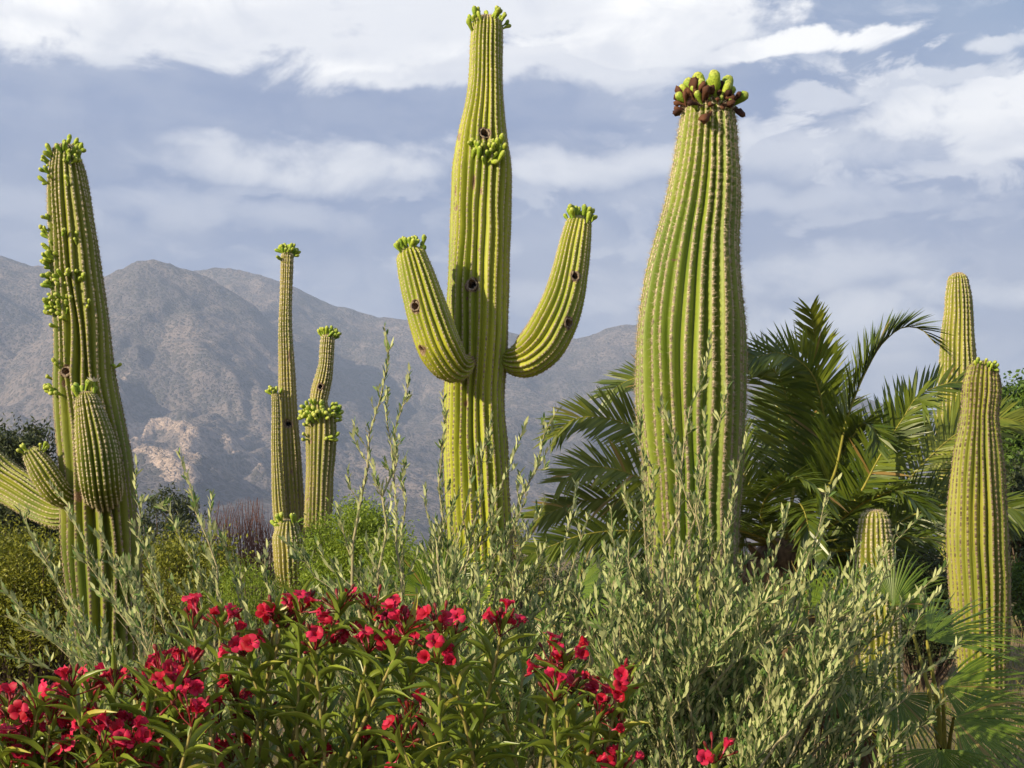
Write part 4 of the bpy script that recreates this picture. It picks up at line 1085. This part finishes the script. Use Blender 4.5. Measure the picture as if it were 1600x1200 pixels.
def oleander(label, bx, Y, clusters, extra, seed):
    rr = np.random.default_rng(seed); b = W(bx, 1300, Y); b[2] = float(ground_z(b[0], b[1]))
    o = thing('oleander', b, label, 'flowering shrub', 'red flowering oleanders')
    LP, LD, LN, LL = [], [], [], []
    stems = [(px, py, nf) for (px, py, nf) in clusters] + [(px, py, 0) for k_, (px, py) in enumerate(extra) if k_ % 3]
    for (px, py, nf) in stems:
        d = rr.uniform(-.5, -.1) if nf else rr.uniform(-.25, .5); tip = W(px, py, Y + d); root = b + np.array([(tip[0] - b[0]) * .35 + rr.normal(0, .06), d * .4 + rr.normal(0, .05), .0]); root[2] = float(ground_z(root[0], root[1])) - .03
        L = np.linalg.norm(tip - root); mid = root * .5 + tip * .5 + np.array([(root[0] - tip[0]) * .06, 0, L * .03]) + rr.normal(0, .07, 3)
        if nf: tip = tip - np.array([0, 0, .05])
        P = spline([root, mid, tip], 14); mb = MB(); tube(mb, P, np.linspace(.011, .0045, 14), 6); mb.build('stem', M['oleander_wood'], o)
        T = unit(np.gradient(P, axis=0))
        # whorls of three leaves
        s_ = np.concatenate([[0], np.cumsum(np.linalg.norm(np.diff(P, axis=0), axis=1))]); u = s_[-1] - (.005 if nf else 0)
        gap = .045; ph0 = rr.uniform(0, 6.28)
        while u > s_[-1] * .48:
            p = np.array([np.interp(u, s_, P[:, c]) for c in range(3)]); tt = unit(np.array([np.interp(u, s_, T[:, c]) for c in range(3)]))
            ax = unit(np.cross(tt, [.2, 1, .1])); bx_ = np.cross(tt, ax)
            top = (s_[-1] - u) < .08
            for k in range(3):
                a = ph0 + k * 2.094 + rr.normal(0, .2); od = ax * math.cos(a) + bx_ * math.sin(a)
                op = (rr.uniform(.25, .7) if top else rr.uniform(.45, 1.05)); dr = unit(tt * math.cos(op) + od * math.sin(op) + rr.normal(0, .08, 3))
                if rr.random() < (.95 if u > s_[-1] * .6 else .7):
                    LP.append(p); LD.append(dr); LN.append(unit(tt * math.sin(op) - od * math.cos(op)) + rr.normal(0, .15, 3)); LL.append(rr.uniform(.12, .19) * (.8 if top else 1))
            ph0 += 1.05; u -= gap * rr.uniform(.8, 1.3); gap = min(.085, gap + .008)
        if nf:
            top = P[-1]; tt = T[-1]; mb = MB(); heads = []
            for k in range(nf + 7):
                dv = unit(tt * .7 + UP * .4 + rr.normal(0, .62, 3)); e = top + dv * rr.uniform(.03, .085); tube(mb, spline([top, (top + e) / 2 + rr.normal(0, .004, 3), e], 5), .0022, 4)
                if k < nf: heads.append((e, dv))
                else:
                    bl = rr.uniform(.02, .034); tube(mb, [e, e + dv * bl * .4, e + dv * bl * .8, e + dv * bl], [.002, .0055, .005, .0008], 6)
            cl = mb.build('flower_cluster', M['red_bud'], o)
            for (e, dv) in heads:
                d2 = unit(dv + np.array([-.1, -.15, .15]) + rr.normal(0, .6, 3)); sz = rr.uniform(.040, .056)
                place('flower', FLOWERS[int(rr.integers(4))], cl, e - d2 * .004, d2, rr.normal(size=3), sz)
    LP, LD, LN, LL = map(np.array, (LP, LD, LN, LL))
    kl = np.array([rr.random() < .9 for _ in LP]); LP, LD, LN, LL = LP[kl], LD[kl], LN[kl], LL[kl]
    order = np.argsort(LP[:, 1] - LP[:, 2] * .6); LP, LD, LN, LL = LP[order], LD[order], LN[order], LL[order]
    k = min(285, len(LP))
    for q in range(k): place('leaf', LEAF_ME, o, LP[q], LD[q], LN[q], LL[q], LL[q] * rr.uniform(.125, .165))
    if len(LP) > k:
        mb = MB(); stamp_into(mb, LN_T, LN_Q, [], LP[k:], LD[k:], LN[k:], LL[k:], LL[k:] * .145); mb.build('leaves', M['oleander_leaf'], o, kind='stuff')


oleander('low oleander massed with red blossom at the foot of the leaning saguaro', 130, 4.7,
         [(25, 1108, 6), (8, 1132, 6), (48, 1135, 6), (78, 1106, 5), (58, 1088, 2), (112, 1062, 4), (140, 1072, 4), (128, 1118, 5), (152, 1128, 6), (175, 1140, 5), (200, 1150, 5), (178, 1055, 3), (196, 1118, 4), (238, 1055, 4), (252, 1032, 4), (285, 1036, 5), (275, 1066, 4), (245, 1120, 4),
          (288, 1132, 5), (88, 1180, 5), (68, 1152, 5), (215, 1180, 3), (20, 1165, 4), (-25, 1115, 5), (40, 1118, 5), (100, 1130, 5), (160, 1150, 4), (12, 1100, 4), (262, 1048, 4), (215, 1070, 3), (185, 1165, 4), (120, 1160, 4), (300, 1110, 3), (50, 1180, 4)],
         [(x, 1130 + 40 * math.sin(x * 1.7)) for x in range(-30, 330, 17)] + [(x, 1190) for x in range(-20, 330, 24)], 401)
oleander('tall oleander with scattered red heads and yellowing top leaves', 480, 4.9,
         [(302, 962, 3), (345, 958, 4), (382, 1002, 5), (428, 948, 6), (440, 958, 4), (470, 934, 2), (528, 932, 3), (583, 937, 3), (492, 992, 5), (522, 985, 5), (575, 997, 4), (607, 962, 5), (632, 968, 5), (645, 985, 4), (362, 1168, 6), (398, 1102, 3), (342, 1108, 3), (480, 1172, 2), (565, 1152, 3), (372, 1072, 1), (640, 1100, 2)],
         [(330, 1010), (400, 1050), (450, 1010), (540, 1030), (480, 1050), (600, 1040), (420, 1120), (520, 1110), (580, 1090), (460, 1140), (350, 1060), (640, 1060), (300, 1090), (610, 1130), (500, 1180), (400, 1180), (560, 1190), (640, 1180), (320, 1150), (440, 1080), (530, 1150), (370, 1130), (620, 1170), (290, 1180), (680, 1060),
          (660, 1020), (470, 1110), (550, 1070), (345, 1190), (590, 1180)], 402)
oleander('oleander with yellow stems and sparse red heads before the broad silvery shrub', 800, 4.8,
         [(690, 964, 2), (710, 972, 2), (686, 1014, 5), (782, 970, 6), (862, 1014, 3), (882, 1022, 3), (866, 1072, 3), (896, 1067, 4), (920, 1078, 4), (966, 1050, 2), (975, 1062, 3), (935, 1102, 3), (960, 1132, 3), (627, 1140, 2), (945, 1180, 3), (966, 1192, 3), (1115, 1168, 2), (650, 1142, 2)],
         [(720, 1040), (760, 1010), (820, 1030), (790, 1060), (740, 1080), (850, 1060), (700, 1110), (770, 1120), (830, 1110), (880, 1130), (720, 1160), (800, 1170), (860, 1180), (680, 1180), (910, 1160), (760, 1190), (900, 1100), (670, 1080), (820, 1080), (750, 1050), (700, 1060), (840, 1150), (920, 1190), (735, 1125), (785, 1090), (640, 1190), (980, 1190)], 403)

# ------------------------------------------------------------------ background shrubs and trees
BL_T = np.array([(0, 0, 0), (.5, -.5, .1), (1, 0, 0), (.5, .5, .1)], float); BL_Q = [(0, 1, 2, 3)]


def bush(name, label, cat, px, top, hw, Y, mat, n=9000, leaf=.05, aspect=.35, seed=0, clumps=60, group=None, upness=.5, low=.12, wood='twig', trunk=.03, sig=.10, spread_y=1.0):
    sig *= .78
    rr = np.random.default_rng(seed); c = W(px, top, Y); zt = c[2]; g_ = float(ground_z(c[0], c[1])); b = np.array([c[0], c[1], g_]); hwm = hw / F * Y
    o = thing(name, b, label, cat, group)
    k = np.array([rr.normal(size=3) for _ in range(clumps)]); k = unit(k) * (rr.random((clumps, 1)) ** .33)
    h = zt - g_; cz = g_ + h * (.5 + low / 2); ce = np.array([b[0], b[1], cz]) + k * np.array([hwm, hwm * spread_y, h * (.5 - low / 2) * .94]) * .86
    ce = ce * 1.0 + np.stack([rr.normal(0, hwm * .05, clumps), rr.normal(0, hwm * .05, clumps), rr.normal(0, h * .02, clumps)], 1)
    mb = MB()
    for q in range(clumps):
        m_ = (b + ce[q]) / 2 + np.array([(ce[q][0] - b[0]) * .15, 0, -.05 * h]); rt = b + np.array([rr.normal(0, hwm * .06), rr.normal(0, hwm * .06), -.04])
        tube(mb, spline([rt, m_, ce[q]], 7), np.linspace(trunk * rr.uniform(.5, 1), trunk * .12, 7), 5)
    mb.build('stems' if name != 'tree' else 'trunk', M[wood], o)
    if n:
        ci = rr.integers(clumps, size=n); sg = sig * min(h, 2 * hwm) * rr.uniform(.6, 1.5, clumps)[ci]
        p = ce[ci] + rr.normal(size=(n, 3)) * sg[:, None] * np.array([1, 1, .85]); p[:, 2] = np.maximum(p[:, 2], g_ + .02)
        d = unit(rr.normal(size=(n, 3)) + UP * upness); ln = leaf * rr.uniform(.6, 1.3, n); mb = MB()
        stamp_into(mb, BL_T, BL_Q, [], p, d, rr.normal(size=(n, 3)), ln, ln * aspect)
        mb.build('foliage' if name != 'tree' else 'crown', M[mat], o, kind='stuff', smooth=False)
    return o


bush('shrub', 'dark green bushy shrub behind the low arms of the leaning saguaro', 'shrub', 30, 632, 95, 27, 'bush_dark', 30000, .10, .35, 1, 110)
bush('shrub', 'yellow-green fine-leaved shrub at the foot of the leaning saguaro', 'shrub', 40, 815, 150, 14.5, 'bush_olive', 42000, .045, .4, 2, 150, spread_y=.8)
bush('shrub', 'dark shrub just beyond the lower trunk of the leaning saguaro', 'shrub', 262, 752, 70, 25, 'bush_dark', 11000, .085, .28, 3, 60, upness=.8)
bush('shrub', 'dull olive shrub below the dark shrub by the leaning saguaro', 'shrub', 285, 835, 115, 20, 'bush_olive', 22000, .06, .4, 4, 90)
bush('shrub', 'grass-green low shrub in front of the leafless reddish brush', 'shrub', 390, 868, 75, 19, 'bush_bright', 9000, .06, .2, 5, 60, upness=1.2)
bush('shrub', 'bright lime-green shrub beside the necked saguaro', 'shrub', 548, 768, 78, 19.5, 'bush_bright', 30000, .065, .3, 6, 80, upness=.6)
bush('shrub', 'lime-green shrub between the necked saguaro and tallest saguaro', 'shrub', 640, 805, 80, 18.5, 'bush_bright', 19000, .055, .3, 7, 80)
bush('shrub', 'yellowish green shrub right against the tallest saguaro', 'shrub', 695, 788, 28, 20.5, 'bush_bright', 5000, .055, .3, 8, 40)
bush('shrub', 'dull green shrub past the base of the tallest saguaro', 'shrub', 800, 800, 70, 21, 'bush_olive', 9000, .05, .3, 9, 60)
bush('tree', 'leafy green tree beyond the bottle-shaped saguaro', 'tree', 1618, 566, 85, 31, 'tree_green', 44000, .13, .5, 10, 110, low=.2, trunk=.09, upness=.1)
bush('tree', 'dark tree below the leafy green one, past the palm fronds', 'tree', 1640, 690, 110, 27, 'bush_dark', 20000, .11, .5, 11, 100, low=.1, trunk=.08, upness=.1)
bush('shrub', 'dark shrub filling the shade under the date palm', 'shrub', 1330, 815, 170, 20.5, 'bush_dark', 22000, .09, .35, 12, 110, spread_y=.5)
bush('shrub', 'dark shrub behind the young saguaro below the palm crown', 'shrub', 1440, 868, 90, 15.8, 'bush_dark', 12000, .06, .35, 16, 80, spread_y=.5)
bush('shrub', 'leafy shrub hugging the bottle-shaped saguaro near the ground', 'shrub', 1605, 870, 32, 26, 'tree_green', 9000, .09, .4, 14, 50)
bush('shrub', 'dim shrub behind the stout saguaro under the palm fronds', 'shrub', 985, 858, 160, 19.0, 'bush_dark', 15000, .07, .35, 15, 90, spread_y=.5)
# leafless reddish brush
for k, (px, top, hw, lab) in enumerate([(352, 782, 22, 'leafless reddish brush next to the dark shrub'), (388, 775, 20, 'leafless reddish brush with the tallest bare twigs'), (418, 800, 22, 'leafless reddish brush touching the slender saguaro')]):
    o = bush('bare_brush', lab, 'brush', px, top + 12, hw, 30, 'bush_dark', 0, seed=200 + k, clumps=11, wood='red_twig', trunk=.018, group='leafless brush')
    rr = np.random.default_rng(230 + k); mb = MB(); b = ORIG[o.name]
    for q in range(90):
        e = W(px + rr.normal(0, hw * .8), top + abs(rr.normal(0, 38)), 30 + rr.normal(0, .3)); s0 = b + (e - b) * rr.uniform(.3, .75) + rr.normal(0, .16, 3)
        tube(mb, spline([s0, (s0 + e) / 2 + rr.normal(0, .05, 3), e], 5), np.linspace(.008, .0025, 5), 4)
    mb.build('twigs', M['red_twig'], o, kind='stuff')
# dark-green hedge-line of far desert brush
mb = MB(); rr = np.random.default_rng(88); n = 26000
yy = rr.uniform(32, 260, 420); xx = rr.uniform(-.42, .42, 420) * yy; hh = rr.uniform(.7, 1.9, 420); ci = rr.integers(420, size=n)
p = np.stack([xx[ci], yy[ci], np.zeros(n)], 1) + rr.normal(size=(n, 3)) * (hh[ci] * .42)[:, None]; p[:, 2] = np.abs(p[:, 2]) + .05
d = unit(rr.normal(size=(n, 3)) + UP * .4); ln = .22 * rr.uniform(.6, 1.3, n); stamp_into(mb, BL_T, BL_Q, [], p, d, rr.normal(size=(n, 3)), ln, ln * .5)
o = mb.build('desert_scrub', M['bush_dark'], smooth=False); tag(o, 'distant low desert scrub on the plain below the mountains', 'scrub', None, 'stuff')
# grass on the open ground
mb = MB(); n = 26000; yy = rr.uniform(6, 32, n); xx = rr.uniform(-.45, .48, n) * yy; keep = fbm(xx * .7, yy * .7, 3, 17) > .42; xx, yy = xx[keep], yy[keep]; n = len(xx)
p = np.stack([xx, yy, ground_z(xx, yy) - .01], 1); d = unit(rr.normal(0, .35, (n, 3)) + UP); ln = rr.uniform(.08, .30, n)
stamp_into(mb, BL_T, BL_Q, [], p, d, rr.normal(size=(n, 3)), ln, np.full(n, .012))
o = mb.build('grass', M['grass'], smooth=False); tag(o, 'thin tufts of green and straw grass on the desert ground', 'grass', None, 'stuff')

# ------------------------------------------------------------------ haze
hb = MB(); x0, x1, y0, y1, z0, z1 = -5000, 5000, -900, 6200, -6, 690
hb.add([(x0, y0, z0), (x1, y0, z0), (x1, y1, z0), (x0, y1, z0), (x0, y0, z1), (x1, y0, z1), (x1, y1, z1), (x0, y1, z1)],
       [(3, 2, 1, 0), (4, 5, 6, 7), (0, 1, 5, 4), (1, 2, 6, 5), (2, 3, 7, 6), (3, 0, 4, 7)])
hm = bpy.data.materials.new('haze'); hm.use_nodes = True; ht = NT(hm.node_tree)
pv = ht.node('ShaderNodeVolumePrincipled'); pv.inputs['Color'].default_value = (.55, .69, 1.0, 1); pv.inputs['Density'].default_value = .00024; pv.inputs['Anisotropy'].default_value = 0.0
ho = ht.node('ShaderNodeOutputMaterial'); ht.l.new(pv.outputs[0], ho.inputs['Volume'])
hz = hb.build('haze', hm, smooth=False); hz['kind'] = 'stuff'; hz['label'] = 'pale blue haze in the air over the desert'
